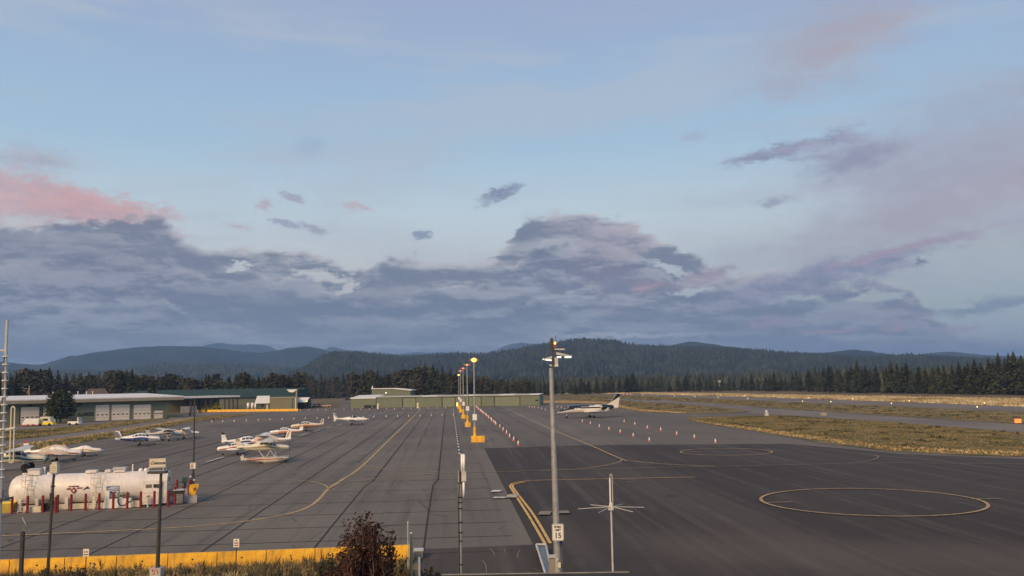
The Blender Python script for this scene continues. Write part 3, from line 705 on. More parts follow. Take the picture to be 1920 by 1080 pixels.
far = [(-400, 690), (330, 690), (380, 648), (410, 642), (440, 648), (475, 645), (500, 648), (515, 654), (540, 668), (590, 668), (608, 656), (620, 649.5), (640, 655), (655, 659), (675, 657.5), (700, 665),
       (755, 664), (780, 660), (805, 662), (830, 659), (855, 662), (880, 668), (907, 666), (945, 651), (970, 643), (995, 645), (1032, 644), (1080, 655), (1180, 690), (1500, 700)]
hill('mountain_range', far, 8000, 1700, 900, hill_mat('far_forest', DG, DG2, (.15, .12, .10)), 11, 1.)
hill('hill', [(-500, 690), (0, 677), (45, 684), (80, 685), (100, 678), (120, 671), (175, 661), (250, 652), (325, 647.5), (375, 650), (430, 657), (480, 663), (515, 659), (545, 653), (575, 650), (605, 655), (650, 668), (720, 683), (820, 700), (900, 708)],
     4700, 1300, 1000, hill_mat('hill_forest', DG, DG2, (.13, .11, .09)), 21, 1.)
hill('hill', [(1500, 690), (1640, 682), (1700, 668), (1745, 662), (1780, 659.5), (1850, 666), (1920, 668), (2100, 668), (2500, 690)], 5600, 1300, 900, hill_mat('hill_forest_far', DG, DG2), 31, .8)
hill('hill', [(1100, 690), (1180, 668), (1232, 655), (1270, 645), (1300, 642), (1340, 648), (1420, 658), (1500, 666), (1550, 663), (1597, 657), (1640, 661), (1700, 669), (1760, 676), (1920, 684), (2300, 690)], 3700, 1000, 900, hill_mat('hill_forest_mid', DG, DG2), 41, 1.)
Vm = hill('hill', [(-300, 700), (200, 700), (260, 694), (300, 687), (375, 688), (475, 688), (560, 694), (640, 700), (760, 706)], 2900, 700, 600, hill_mat('low_hill_forest', DG, DG2), 51, .8)
near_prof = [(520, 712), (570, 698), (590, 684), (604, 675), (630, 668.5), (655, 668), (700, 672), (760, 677), (800, 675), (860, 671), (905, 672), (960, 663), (1000, 656), (1040, 651), (1070, 645), (1110, 643), (1150, 646.5), (1185, 654), (1230, 658),
             (1300, 660), (1400, 664), (1500, 671), (1640, 678), (1700, 674), (1790, 679), (1920, 684), (2300, 692)]
Vn = hill('hill', near_prof, 2350, 800, 700, hill_mat('near_hill_forest', (.026, .034, .022), (.045, .048, .032)), 61, 1., step=4)

# simple conifers by the thousand: the woods that clothe the flat and the nearer hills
def mini_forest(name, pos, hts, mat, seed, tiers=3, sides=5, wf=.2):
    r_ = np.random.default_rng(seed); n = len(pos); V = []; Fq = []
    w0 = hts * wf * r_.uniform(.7, 1.3, n); ph = r_.uniform(0, 6.28, n); off = 0
    for k in range(tiers):
        zb = hts * (.08 + .30 * k); zt = hts * (.52 + .48 * (k + 1) / tiers) if k < tiers - 1 else hts; ww = w0 * (1 - .27 * k)
        a = ph[:, None] + np.arange(sides)[None] * 2 * PI / sides + k
        rr = ww[:, None] * r_.uniform(.6, 1.25, (n, sides)); ring = np.stack([pos[:, None, 0] + np.cos(a) * rr, pos[:, None, 1] + np.sin(a) * rr, pos[:, None, 2] + zb[:, None] + r_.uniform(-.05, .05, (n, sides)) * hts[:, None]], -1)
        apex = np.stack([pos[:, 0] + r_.normal(0, .15, n), pos[:, 1] + r_.normal(0, .15, n), pos[:, 2] + zt], -1)[:, None]
        V.append(np.concatenate([ring, apex], 1).reshape(-1, 3))
        b = off + np.arange(n)[:, None] * (sides + 1); i = np.arange(sides)[None]
        Fq.append(np.stack([b + i, b + (i + 1) % sides, np.broadcast_to(b + sides, (n, sides))], -1).reshape(-1, 3)); off += n * (sides + 1)
    return tag(rawmesh(name, np.concatenate(V), np.concatenate(Fq), mat), kind='stuff')
F_FAR = foliage_mat('far_conifers', (.026, .040, .034), (.055, .066, .056), None, .02, con=1.3, cs=5)
F_MID = foliage_mat('flat_conifers', (.036, .046, .032), (.068, .072, .050), (.085, .078, .058), .03, con=1.1, cs=5)
def on_hill(V, n, seed, lo=0.15, hi=1.02, px=None):
    r_ = np.random.default_rng(seed); a, b = V.shape[0], V.shape[1]
    i = r_.uniform(0, a - 1.001, n); j = r_.uniform(lo, hi, n) * 17
    i0, j0 = i.astype(int), np.minimum(j.astype(int), b - 2); fi, fj = (i - i0)[:, None], (j - j0)[:, None]
    return V[i0, j0] * (1 - fi) * (1 - fj) + V[i0 + 1, j0] * fi * (1 - fj) + V[i0, j0 + 1] * (1 - fi) * fj + V[i0 + 1, j0 + 1] * fi * fj
p = on_hill(Vn, 26000, 5, .1, 1.06); p = p[p[:, 2] > 1]
mini_forest('hillside_forest', p, rng.uniform(7, 15, len(p)), F_FAR, 9, 2, 4, .26)
p = on_hill(Vn, 1500, 6, .97, 1.03); mini_forest('ridge_trees', p, rng.uniform(8, 19, len(p)), F_FAR, 10, 2, 5, .24)
p = on_hill(Vm, 7000, 7, .1, 1.06); p = p[p[:, 2] > 1]
mini_forest('hillside_forest', p, rng.uniform(8, 14, len(p)), F_FAR, 11, 2, 4, .3)
def wedge(x0, x1, d0, d1, n, seed, pw=1.):
    """random ground points between two photo columns and two distances"""
    r_ = np.random.default_rng(seed); x = r_.uniform(x0, x1, n); d = d0 + (d1 - d0) * r_.uniform(0, 1, n) ** pw
    o = np.zeros((n, 3))
    for i in range(n):
        q = ray(x[i], 720); h = math.hypot(q.x, q.y); o[i] = (q.x / h * d[i], q.y / h * d[i], 0)
    return o
FLOORM = hill_mat('forest_floor', (.035, .034, .022), (.06, .05, .035))
def floor_sheet(x0, x1, d0, d1, z):
    P = []
    for x in np.linspace(x0, x1, 24): q = ray(x, 720); h = math.hypot(q.x, q.y); P.append((q.x / h * d0, q.y / h * d0))
    for x in np.linspace(x1, x0, 24): q = ray(x, 720); h = math.hypot(q.x, q.y); P.append((q.x / h * d1, q.y / h * d1))
    sheet('forest_floor', P, z, FLOORM, px=False)
floor_sheet(-600, 540, 400, 9000, .3); floor_sheet(670, 1000, 400, 9000, .31); floor_sheet(540, 670, 640, 9000, .32); floor_sheet(990, 2600, 700, 9000, .35)
p = wedge(960, 2300, 640, 2000, 9000, 12, .8); mini_forest('flat_forest', p, rng.uniform(9, 15, len(p)), F_MID, 12, 3, 5, .17)
p = wedge(-300, 1000, 460, 2300, 6000, 13, .8); p = np.array([q for q in p if not (545 < proj(q)[0] < 675 and math.hypot(q[0], q[1]) < 700)]); mini_forest('flat_forest', p, rng.uniform(8, 13, len(p)), F_MID, 13, 3, 5, .17)
p = wedge(1650, 2300, 470, 640, 500, 14); mini_forest('flat_forest', p, rng.uniform(11, 14, len(p)), F_MID, 14, 3, 6, .17)

# ---------------------------------------------------------------- individual conifers
BARK = M('conifer_bark', (.10, .065, .045), .9, var=.4, vs_=6)
def conifer_meshes(seed, kind, dens=1.0):
    """unit-height conifer (height 1): crown of drooping branch sprays, trunk with limbs"""
    r_ = random.Random(seed); V = []; Q = []; tr = MB()
    tr.cyl((0, 0, 0), (0, 0, .5), .018, .012, 7).cyl((0, 0, .5), (0, 0, .97), .012, .003, 6)
    z = .10 if kind == 'fir' else .20
    while z < .985:
        t = z
        if kind == 'fir': rad = .19 * (1 - t) ** .95 + .003
        elif kind == 'pine': rad = .165 * math.sqrt(max(0, 1 - ((t - .48) / .55) ** 2)) * r_.uniform(.75, 1.15) + .004 + (.05 * (1 - t) if t > .8 else 0)
        else: rad = .30 * math.sqrt(max(0, 1 - ((t - .36) / .66) ** 2)) + .01
        nb = max(4, int((11 if kind != 'bushy' else 15) * (rad / .15) * dens + 3))
        for b in range(nb):
            if r_.random() < (.10 if kind == 'fir' else .16): continue
            a = r_.uniform(0, 2 * PI); L = rad * r_.uniform(.60, 1.18); dz = L * (r_.uniform(-.45, .05) if kind == 'fir' else r_.uniform(-.25, .35))
            if kind != 'fir' and b % 3 == 0: tr.cyl((0, 0, z), (math.cos(a) * L * .6, math.sin(a) * L * .6, z + dz * .6), .005, .002, 4, cap=False)
            m = 4 if kind != 'bushy' else 5
            for s in range(m):
                f = (s + .6) / m; cx, cy, cz = math.cos(a) * L * f, math.sin(a) * L * f, z + dz * f + r_.uniform(-.008, .008)
                sz = (.034 if kind == 'fir' else .036) * (1.15 - .5 * f) * r_.uniform(.7, 1.4) * min(1, .22 + rad / .11)
                for _ in range(2 if kind != 'bushy' else 3):
                    n = Vector((r_.gauss(0, 1), r_.gauss(0, 1), r_.gauss(.4, 1))).normalized(); u = n.orthogonal().normalized(); v = n.cross(u)
                    c = Vector((cx + r_.gauss(0, .012) * min(1, rad / .06), cy + r_.gauss(0, .012) * min(1, rad / .06), cz + r_.gauss(0, .010))); o = len(V)
                    V += [c + u * sz, c + v * sz * .55, c - u * sz * .9, c - v * sz * .6]; Q.append((o, o + 1, o + 2, o + 3))
        z += (.026 if kind == 'fir' else .03) * (1.25 - .5 * t)
    o = len(V)
    return np.array([tuple(v) for v in V]), np.array(Q), tr
F_DARK = foliage_mat('dark_fir_needles', (.038, .048, .030), (.080, .086, .052), None, .35)
F_OLIV = foliage_mat('olive_pine_needles', (.052, .058, .040), (.10, .098, .068), (.115, .092, .068), .30)
F_NEAR = foliage_mat('pine_needles', (.030, .045, .024), (.075, .09, .05), None, .8)
protos = {}
def tree_proto(key, kind, mat, seed, dens=1.0):
    V, Q, tr = conifer_meshes(seed, kind, dens); me = rawmesh('crown', V, Q, mat); trk = tr.build('trunk', BARK)
    protos[key] = (me.data, trk.data); bpy.data.objects.remove(me); bpy.data.objects.remove(trk)
for i in range(5): tree_proto(('fir', i), 'fir', F_DARK, 100 + i)
for i in range(5): tree_proto(('olive', i), 'pine' if i % 2 else 'fir', F_OLIV, 200 + i)
tree_proto(('near', 0), 'bushy', F_NEAR, 301, 1.6)
def tree(name, key, base, h, wf, label, group=None, rz=None):
    t = thing(name, label, 'tree', base, rz if rz is not None else random.uniform(0, 6.28), group); t.scale = (h * wf, h * wf, h)
    for nm, me in zip(('crown', 'trunk'), protos[key]):
        o = bpy.data.objects.new(nm, me); COL.objects.link(o); o.parent = t
    return t
ORD = 'first second third fourth fifth sixth seventh eighth ninth tenth eleventh twelfth thirteenth fourteenth fifteenth sixteenth seventeenth eighteenth nineteenth twentieth'.split()
ORD += ['twenty-' + o for o in ORD[:9]] + ['thirtieth'] + ['thirty-' + o for o in ORD[:9]]
tops_x = [(-40, 692), (10, 697), (40, 696), (70, 688), (95, 692), (120, 694), (150, 699), (200, 697), (243, 690), (265, 703), (310, 700), (345, 703), (390, 703), (420, 708), (460, 698), (500, 705), (530, 703), (560, 697), (590, 705), (640, 702), (665, 698), (700, 692),
          (715, 705), (740, 698), (790, 684), (820, 688), (845, 692), (880, 702), (930, 706), (975, 711), (995, 716)]
zones = [(-60, 30, 'above the far brown shed'), (30, 180, 'above left half of maintenance roof'), (180, 340, 'above right half of maintenance roof'),
         (340, 450, 'above the open equipment shelter'), (450, 562, 'above the long green-roofed building'), (562, 660, 'behind the cars between buildings'),
         (660, 780, 'behind the raised hangar block'), (780, 860, 'above long hangar left of lamp poles'), (860, 1000, 'above long hangar right of lamp poles')]
def zone_of(x, Z):
    for a, b, s in Z:
        if a <= x < b: return s
    return Z[-1][2]
nb = []
x = -40.
rt = random.Random(12)
while x < 992:
    nb.append(x); x += rt.uniform(11, 19)
cnt = {}
for x in nb:
    d = rt.uniform(388, 405) if x < 560 else (rt.uniform(600, 640) if x < 664 else rt.uniform(385, 420)); ty = np.interp(x, [p[0] for p in tops_x], [p[1] for p in tops_x]) + rt.choice([0, -1, 2, 5, 9, -4])
    q = ray(x, 722); hh = math.hypot(q.x, q.y); b = Vector((q.x / hh * d, q.y / hh * d, 0)); h = ztop(b, ty); z = zone_of(x, zones); cnt[z] = cnt.get(z, 0) + 1
    tall = 'tall' if rt.random() < .5 else 'broad'
    tree('pine_tree', (('olive', rt.randrange(5)) if rt.random() < .75 else ('fir', rt.randrange(5))), b, h, rt.uniform(1.1, 1.75), ORD[cnt[z] - 1] + ' pine from left, front row, ' + z, 'pines behind the hangars')
x = -50.; cn2 = {}
while x < 985:      # a second row fills the gaps
    d = rt.uniform(408, 430) if x < 560 else (rt.uniform(645, 690) if x < 664 else rt.uniform(422, 450)); ty = np.interp(x, [p[0] for p in tops_x], [p[1] for p in tops_x]) + rt.uniform(0, 9)
    q = ray(x, 722); hh = math.hypot(q.x, q.y); b = Vector((q.x / hh * d, q.y / hh * d, 0)); z = zone_of(x, zones)
    cn2[z] = cn2.get(z, 0) + 1
    tree('pine_tree', ('olive', rt.randrange(5)), b, ztop(b, ty), rt.uniform(1.3, 1.9), ORD[cn2[z] - 1] + ' half hidden second-row pine from left, ' + z, 'second-row pines ' + z)
    x += rt.uniform(10, 16)
# single dark trees standing free in front of the row
for x, ty, d, wf, lab in [(391, 702, 378, 2.2, 'dark conical pine alone in front of the row, above the equipment shelter'), (428, 706, 380, 1.7, 'small dark pine just right of the conical one above the shelter'),
                          (284, 711, 300, 2.0, 'small dark bushy pine close behind the maintenance building roof'), (460, 697, 378, 2.2, 'broad dark pine above the left part of the green roof'),
                          (247, 691, 380, 1.3, 'tallest slim dark pine above the maintenance building'), (708, 693, 380, 1.3, 'slim dark pine rising just left of the raised hangar block'),
                          (1000, 712, 400, 1.5, 'last pine at the right end of the hangar row')]:
    q = ray(x, 722); hh = math.hypot(q.x, q.y); b = Vector((q.x / hh * d, q.y / hh * d, 0)); tree('pine_tree', ('fir', rt.randrange(5)), b, ztop(b, ty), wf, lab)
# forest edge beyond the runway, right of the mast
tr_x = [(1000, 716), (1060, 708), (1150, 706), (1250, 704), (1330, 703), (1400, 702), (1450, 700), (1500, 697), (1522, 686), (1560, 681), (1600, 683), (1645, 684), (1700, 684), (1750, 681), (1790, 681), (1830, 680), (1860, 678), (1885, 662), (1915, 664), (2000, 668), (2200, 674)]
zr = [(990, 1160, 'directly above the parked jet'), (1160, 1320, 'between the jet tail and the pale tower block'), (1320, 1520, 'right of the pale block in the trees'),
      (1520, 1700, 'where the dark tree line steps up'), (1700, 1860, 'in the tall dark stand on the right'), (1860, 2400, 'in the tallest stand at the right edge')]
cnt = {}; x = 1012.
while x < 1990:
    base_d = np.interp(x, [1000, 1300, 1500, 1530, 1700, 1920, 2100], [560, 640, 560, 520, 450, 400, 370]); d = base_d * rt.uniform(1, 1.03)
    ty = np.interp(x, [p[0] for p in tr_x], [p[1] for p in tr_x]) + rt.choice([-8, -4, -1, 2, 6, 10])
    q = ray(x, 715); hh = math.hypot(q.x, q.y); b = Vector((q.x / hh * d, q.y / hh * d, 0)); z = zone_of(x, zr); cnt[z] = cnt.get(z, 0) + 1
    tree('fir_tree', ('fir', rt.randrange(5)), b, ztop(b, ty), rt.uniform(1.1, 1.9) if x > 1500 else rt.uniform(1.2, 2.3), (ORD[cnt[z] - 1] + ' fir from the left ' + z), 'firs along the far side of the runway')
    x += rt.uniform(6, 16) if x < 1500 else rt.uniform(9, 20)
x = 1500.; cn2 = {}
while x < 1990:
    base_d = np.interp(x, [1500, 1530, 1700, 1920, 2100], [575, 535, 465, 412, 380]) * rt.uniform(1.01, 1.05)
    ty = np.interp(x, [p[0] for p in tr_x], [p[1] for p in tr_x]) + rt.uniform(0, 9)
    q = ray(x, 715); hh = math.hypot(q.x, q.y); b = Vector((q.x / hh * base_d, q.y / hh * base_d, 0)); z = zone_of(x, zr)
    tree('fir_tree', ('fir', rt.randrange(5)), b, ztop(b, ty), rt.uniform(1.3, 2.1), ORD[cn2.setdefault(z, 0)] + ' half hidden second-row fir from left, ' + z, 'second-row firs ' + z); cn2[z] += 1
    x += rt.uniform(11, 16)
# the bushy pine in front of the maintenance building
b = G(113, 794); tree('pine_tree', ('near', 0), b, ztop(b, 733), 1.42, 'bushy dark green pine in front of the maintenance building doors')

# haze: one closed box of even air round everything
o = MB().box((0, 0, 195), (30000, 30000, 396)).build('haze', []); tag(o, kind='stuff')
hm = bpy.data.materials.new('haze'); hm.use_nodes = True; hm.node_tree.nodes.clear()
hv = hm.node_tree.nodes.new('ShaderNodeVolumePrincipled'); ho = hm.node_tree.nodes.new('ShaderNodeOutputMaterial')
hv.inputs['Color'].default_value = (.37, .60, 1, 1); hv.inputs['Density'].default_value = 1.35e-4; hv.inputs['Anisotropy'].default_value = .1
hm.node_tree.links.new(hv.outputs[0], ho.inputs['Volume']); o.data.materials.append(hm)

# ================================================================ BUILDINGS
SAGE = M('sage_green_siding', (.16, .185, .13), .7, var=.12, vs_=1.2, streak=(.09, .10, .07, .5)); SAGE2 = M('sage_green_door', (.19, .215, .15), .7, var=.1, vs_=1.2); SAGED = M('dark_green_trim', (.035, .045, .03), .7)
TAUPE = M('taupe_fascia', (.34, .30, .23), .7, var=.12, vs_=1); DOORB = M('beige_panel_door', (.84, .75, .65), .6, var=.10, vs_=.8, streak=(.50, .42, .34, .5))
ROOFW = M('pale_metal_roof', (.80, .78, .76), .5, 0, var=.15, vs_=.6); GREENR = M('dark_green_metal_roof', (.016, .050, .038), .75, 0, var=.3, vs_=.5)
BROWNR = M('brown_shingle_roof', (.12, .085, .065), .9, var=.3, vs_=1.5); BEIGEW = M('olive_beige_siding', (.22, .20, .125), .7, var=.12, vs_=1)
GREYW = M('grey_green_siding', (.10, .12, .10), .7, var=.15, vs_=1)
class Frame:
    """a wall line from a to b: u runs along it, v goes away from the viewer"""
    def __init__(s, a, b):
        s.a, s.b = Vector((a.x, a.y, 0)), Vector((b.x, b.y, 0)); d = s.b - s.a; s.L = d.length; s.ang = math.atan2(d.y, d.x)
    def u(s, px, z=1.): return at_px(s.a, s.b, px, z) * s.L
    def h(s, px, py):
        p = s.a + (s.b - s.a) * at_px(s.a, s.b, px, 2.); return ztop(p, py)
def bldg(name, label, fr, cat='building', group=None): return thing(name, label, cat, fr.a, fr.ang, group)
def plate(name, parent, u0, u1, z0, z1, v0, v1, mat): return MB().box(((u0 + u1) / 2, (v0 + v1) / 2, (z0 + z1) / 2), (abs(u1 - u0), abs(v1 - v0), z1 - z0)).build(name, mat, parent)

# maintenance building, left
fr = Frame(G(-60, 798.5), G(313, 784)); B = bldg('maintenance_building', 'long sage green maintenance building with pale roof and beige roll-up doors', fr)
H = fr.h(200, 752); Lb = fr.L
mb = MB().box((Lb / 2, 13, H / 2 + .2), (Lb, 26, H + .4)); mb.build('wall', SAGE, B)
zf0, zf1 = H - .15, fr.h(200, 747.5)
ov = fr.u(341, H) - Lb
rf = MB(); rf.add([(-.5, -1.5, zf1 + .28), (Lb + ov, -1.5, zf1 + .28), (Lb + ov, 27, zf1 + 1.15), (-.5, 27, zf1 + 1.15), (-.5, -1.5, zf1 - .02), (Lb + ov, -1.5, zf1 - .02), (Lb + ov, 27, zf1 + .4), (-.5, 27, zf1 + .4)],
                  [(0, 1, 2, 3), (4, 7, 6, 5), (0, 4, 5, 1), (1, 5, 6, 2), (2, 6, 7, 3), (3, 7, 4, 0)])
rf = rf.build('roof', ROOFW, B)
plate('fascia', B, -.4, Lb + ov - .05, zf0, zf1 - .03, -1.45, -1.2, TAUPE); plate('fascia', B, Lb + ov - .3, Lb + ov - .05, zf0, zf1 - .03, -1.2, 26.9, TAUPE)
for px in (144, 176, 193, 210, 222): 
    v = MB().cyl((0, 0, -.3), (0, 0, .5), .14, n=8).cyl((0, 0, .5), (0, 0, .62), .22, n=8).build('roof_vent', LGREY, rf); v.location = (fr.u(px), 22, zf1 + 1.45)
for x0, x1, y0 in [(38, 73, 763), (80, 104, 763), (179, 204, 759), (209, 242, 758.5), (250.5, 282, 758.5), (289, 304.5, 769.5)]:
    u0, u1 = fr.u(x0), fr.u(x1); h = fr.h((x0 + x1) / 2, y0)
    d = plate('roll_up_door', B, u0, u1, .02, h, -.06, .1, DOORB)
    n = 5 if h > 3 else 3
    for k in range(1, n): plate('panel_joint', d, u0 + .03, u1 - .03, h * k / n - .02, h * k / n + .02, -.068, -.055, TAUPE)
    m = max(3, int((u1 - u0) / 1.05))
    for k in range(m):
        c = u0 + (k + .5) * (u1 - u0) / m; plate('pane', d, c - .27, c + .27, h * .34 if h > 3 else h * .55, h * .34 + .28 if h > 3 else h * .55 + .25, -.085, -.05, GLASS)
    for c in (u0 - .12, u1 + .12): plate('door_frame', B, c - .12, c + .12, .02, h + .2, -.09, .1, SAGED if x0 < 100 else TAUPE)
    plate('door_frame', B, u0 - .24, u1 + .24, h, h + .2, -.10, .1, SAGED)
plate('side_door', B, Lb, Lb + .07, .02, 2.2, 3.0, 4.1, DOORB)
for v in (8, 12): plate('side_window', B, Lb, Lb + .06, 3.6, 4.1, v, v + .6, GLASS)
for px in (55, 149): plate('wall_vent', B, fr.u(px) - .55, fr.u(px) + .55, H - .95, H - .45, -.08, .1, BLK)
def text(body, size, mat, parent, loc, rot=(PI / 2, 0, 0), ext=.004, name='lettering', shear=0, align='CENTER', space=1., off=0.):
    c = bpy.data.curves.new(name, 'FONT'); c.body = body; c.size = size; c.extrude = ext; c.align_x = align; c.align_y = 'CENTER'; c.shear = shear
    c.space_character = space; c.offset = off; c.resolution_u = 3
    o = bpy.data.objects.new(name, c); COL.objects.link(o); c.materials.append(mat); o.parent = parent; o.location = loc; o.rotation_euler = rot
    dg = bpy.context.evaluated_depsgraph_get(); me = bpy.data.meshes.new_from_object(o.evaluated_get(dg)); o2 = bpy.data.objects.new(name, me)
    COL.objects.link(o2); o2.parent = parent; o2.location = loc; o2.rotation_euler = rot; bpy.data.objects.remove(o); bpy.data.curves.remove(c)
    return o2
text('ALMESE', 1.25, BLK, B, (fr.u(160.5), -.03, fr.h(160, 777)), off=.05)
plate('wall_lamp', B, fr.u(161) - .15, fr.u(161) + .15, 4.2, 4.4, -.15, .05, DARK)

# open equipment shelter with yellow snow ploughs
fr = Frame(G(343, 774.5), G(449, 770.4)); B = bldg('equipment_shelter', 'open shelter with a thin pale roof on posts, sheltering yellow machines', fr)
z1 = fr.h(400, 742.5); Ls = fr.L
plate('roof', B, -1, Ls, z1 - .55, z1, -.3, 14, ROOFW); plate('beam', B, -.8, Ls - .2, z1 - 1.0, z1 - .57, 0, .3, DARK)
for px in (358, 386, 395, 408, 422, 430, 437.5, 445.5): plate('post', B, fr.u(px) - .16, fr.u(px) + .16, 0, z1 - .56, .02, .32, DARK)
for px in (386, 408, 430, 445.5): plate('post', B, fr.u(px) - .16, fr.u(px) + .16, 0, z1 - .56, 12.5, 12.8, DARK)
plate('back_wall', B, -.9, Ls - .1, 0, z1 - .6, 13.4, 13.7, M('shed_back_wall', (.20, .21, .17), .8, var=.2))
plate('low_wall', B, -.5, 5.2, 0, 2.2, .4, .6, M('pale_block_wall', (.42, .36, .32), .9, var=.2, vs_=1))
def plough(px, py, s, label):
    t = thing('snow_plough', label, 'snow plough', G(px, py), fr.ang + PI / 2 * 0, 'yellow snow ploughs'); t.scale = (s, s, s)
    mb = MB(); mb.box((0, 0, 1.1), (2.2, 1.6, 1.0)).box((.35, 0, 2.0), (1.1, 1.4, .9)); mb.build('body', YEL2, t)
    MB().prism_y([(-1.9, .1), (-1.6, 0.1), (-1.75, .5), (-1.55, 1.1), (-1.75, 1.1), (-2.0, .6)], -1.4, 1.4).build('plough_blade', YEL2, t)
    MB().box((.36, -.71, 2.05), (.8, .04, .5)).build('cab_window', GLASS, t)
    for x in (-.7, .8):
        for y in (-.75, .75): MB().cyl((x, y - .15, .5), (x, y + .15, .5), .5, n=12).build('wheel', TYRE, t)
    return t
plough(389, 771.6, .85, 'small yellow snow plough at the left under the shelter'); plough(404, 771.4, 1.2, 'taller yellow snow plough with raised cab under the shelter')
plough(381, 771.9, .65, 'low yellow plough parked nearest the shelter posts on the left')

# long green-roofed building behind
fr = Frame(G(215, 772), G(558, 766.5)); B = bldg('long_shed', 'long building with a dark green metal roof and a pale glazed gable end', fr)
ze, zr_ = fr.h(450, 744), fr.h(450, 731.2); Lg = fr.L; zr_ = fr.h(450, 730.5) + .3
MB().box((Lg / 2, 9, ze / 2), (Lg, 18, ze)).build('wall', GREYW, B)
MB().add([(-.5, -.8, ze - .1), (Lg, -.8, ze - .1), (Lg, 10, zr_), (-.5, 10, zr_), (Lg, 20.8, ze - .1), (-.5, 20.8, ze - .1), (-.5, -.8, ze - .3), (Lg, -.8, ze - .3), (Lg, 20.8, ze - .3), (-.5, 20.8, ze - .3)],
         [(0, 1, 2, 3), (3, 2, 4, 5), (0, 6, 7, 1), (1, 7, 8, 4, 2), (4, 8, 9, 5), (5, 9, 6, 0, 3)]).build('roof', GREENR, B)
mb = MB()
for k in range(int(Lg / 1.5)): mb.add([(k * 1.5, -.78, ze - .04), (k * 1.5 + .08, -.78, ze - .04), (k * 1.5 + .08, 9.95, zr_ + .04), (k * 1.5, 9.95, zr_ + .04)], [(0, 1, 2, 3)])
tag(mb.build('roof_seams', GREENR, B), kind='stuff')
u0, u1 = fr.u(532), fr.u(556); zz = fr.h(540, 743)
g_ = MB().box(((u0 + u1) / 2, 8, zz / 2 + .6), (u1 - u0, 12, zz + 1.2)).build('end_bay', GREENR, B)
MB().prism_y([(u0 + .4, fr.h(534, 730.5)), (u1 - .2, fr.h(555, 730)), ((u0 + u1) / 2 + .6, fr.h(545, 735.5)), ((u0 + u1) / 2 - .8, fr.h(545, 735.5))], 1.9, 2.0).build('gable_glazing', ROOFW, B)
mb = MB(); z9 = fr.h(545, 730)
MB().box(((u0 + u1) / 2, 6, z9 / 2), (u1 - u0, 7.8, z9 - .1)).build('end_bay_upper', GREENR, B)
plate('downspout', B, u1 + .02, u1 + .2, 0, z9, -.9, -.7, LGREY)
# beige store and white-roofed shed in front of it
fr2 = Frame(G(506, 768.6), G(557.5, 767.4)); B = bldg('storage_building', 'boxy olive beige storage building with flat roof beside yellow barriers', fr2)
h2 = fr2.h(530, 746.5); MB().box((fr2.L / 2, 5, h2 / 2), (fr2.L, 10, h2)).build('wall', BEIGEW, B)
plate('roof_edge', B, -.15, fr2.L + .15, h2, h2 + .35, -.15, 10.1, TAUPE); plate('downspout', B, fr2.u(548), fr2.u(548) + .15, 0, h2, -.15, 0, SAGED)
plate('corner_post', B, fr2.u(553.5), fr2.u(555), 0, h2 - .02, -.12, 0, ROOFW); plate('door', B, fr2.u(541), fr2.u(541) + 1.0, .02, 2.1, -.07, .02, SAGE2)
fr3 = Frame(G(480, 768.8), G(505.5, 768.2)); B = bldg('small_shed', 'small dark shed with a pale sloping roof left of the beige store', fr3)
h3 = fr3.h(492, 755); h3b = fr3.h(492, 745.5)
MB().box((fr3.L / 2, 3, h3 / 2), (fr3.L, 6, h3)).build('wall', GREYW, B)
MB().add([(-.5, -.6, h3 - .1), (fr3.L, -.6, h3 - .1), (fr3.L, 5, h3b + .6), (.3, 5, h3b + .6), (-.5, -.6, h3 - .3), (fr3.L, -.6, h3 - .3), (fr3.L, 5, h3), (.3, 5, h3)], [(0, 1, 2, 3), (0, 4, 5, 1), (1, 5, 6, 2), (3, 7, 4, 0), (2, 6, 7, 3)]).build('roof', ROOFW, B)
plate('window', B, fr3.u(490), fr3.u(494), 1.0, 2.1, -.06, .02, GLASS); plate('door', B, fr3.u(499), fr3.u(503), .02, 2.1, -.06, .02, LGREY)
for px, lab in [(465.3, 'left white upright storage tank beside the grey shed wall'), (473, 'middle white upright storage tank beside the grey shed wall'), (479.3, 'right white upright storage tank, partly behind the small shed')]:
    p = G(px, 768.5); t = thing('storage_tank', lab, 'tank', p, 0, 'white upright tanks'); h = ztop(p, 754)
    MB().cyl((0, 0, 0), (0, 0, h * .85), .48, n=14).build('shell', WHITE, t, True); MB().sphere((0, 0, h * .85), .48, 14, 5, (1, 1, .5)).build('dome', WHITE, t, True)
# lean-to with a pale roof right of the store
p = G(567, 766.5); t = thing('lean_to', 'small open lean-to with pale roof and lamp right of the beige store', 'shed', p, 0)
MB().add([(-2.3, -1.5, 2.5), (1.6, -1.5, 2.5), (2.3, 2, 4.1), (-2.3, 2, 4.1), (-2.3, -1.5, 2.35), (1.6, -1.5, 2.35), (2.3, 2, 3.9), (-2.3, 2, 3.9)], [(0, 1, 2, 3), (4, 7, 6, 5), (0, 4, 5, 1), (1, 5, 6, 2), (2, 6, 7, 3), (3, 7, 4, 0)]).build('roof', ROOFW, t)
for x in (-2.1, 1.5): MB().box((x, -1.3, 1.17), (.16, .16, 2.34)).build('post', DARK, t)
MB().box((0, 1.8, 1.8), (4.2, .15, 3.6)).build('wall', DARK, t); MB().sphere((1.9, -1.6, 2.75), .22, 8, 5).build('lamp', YLIT, t)

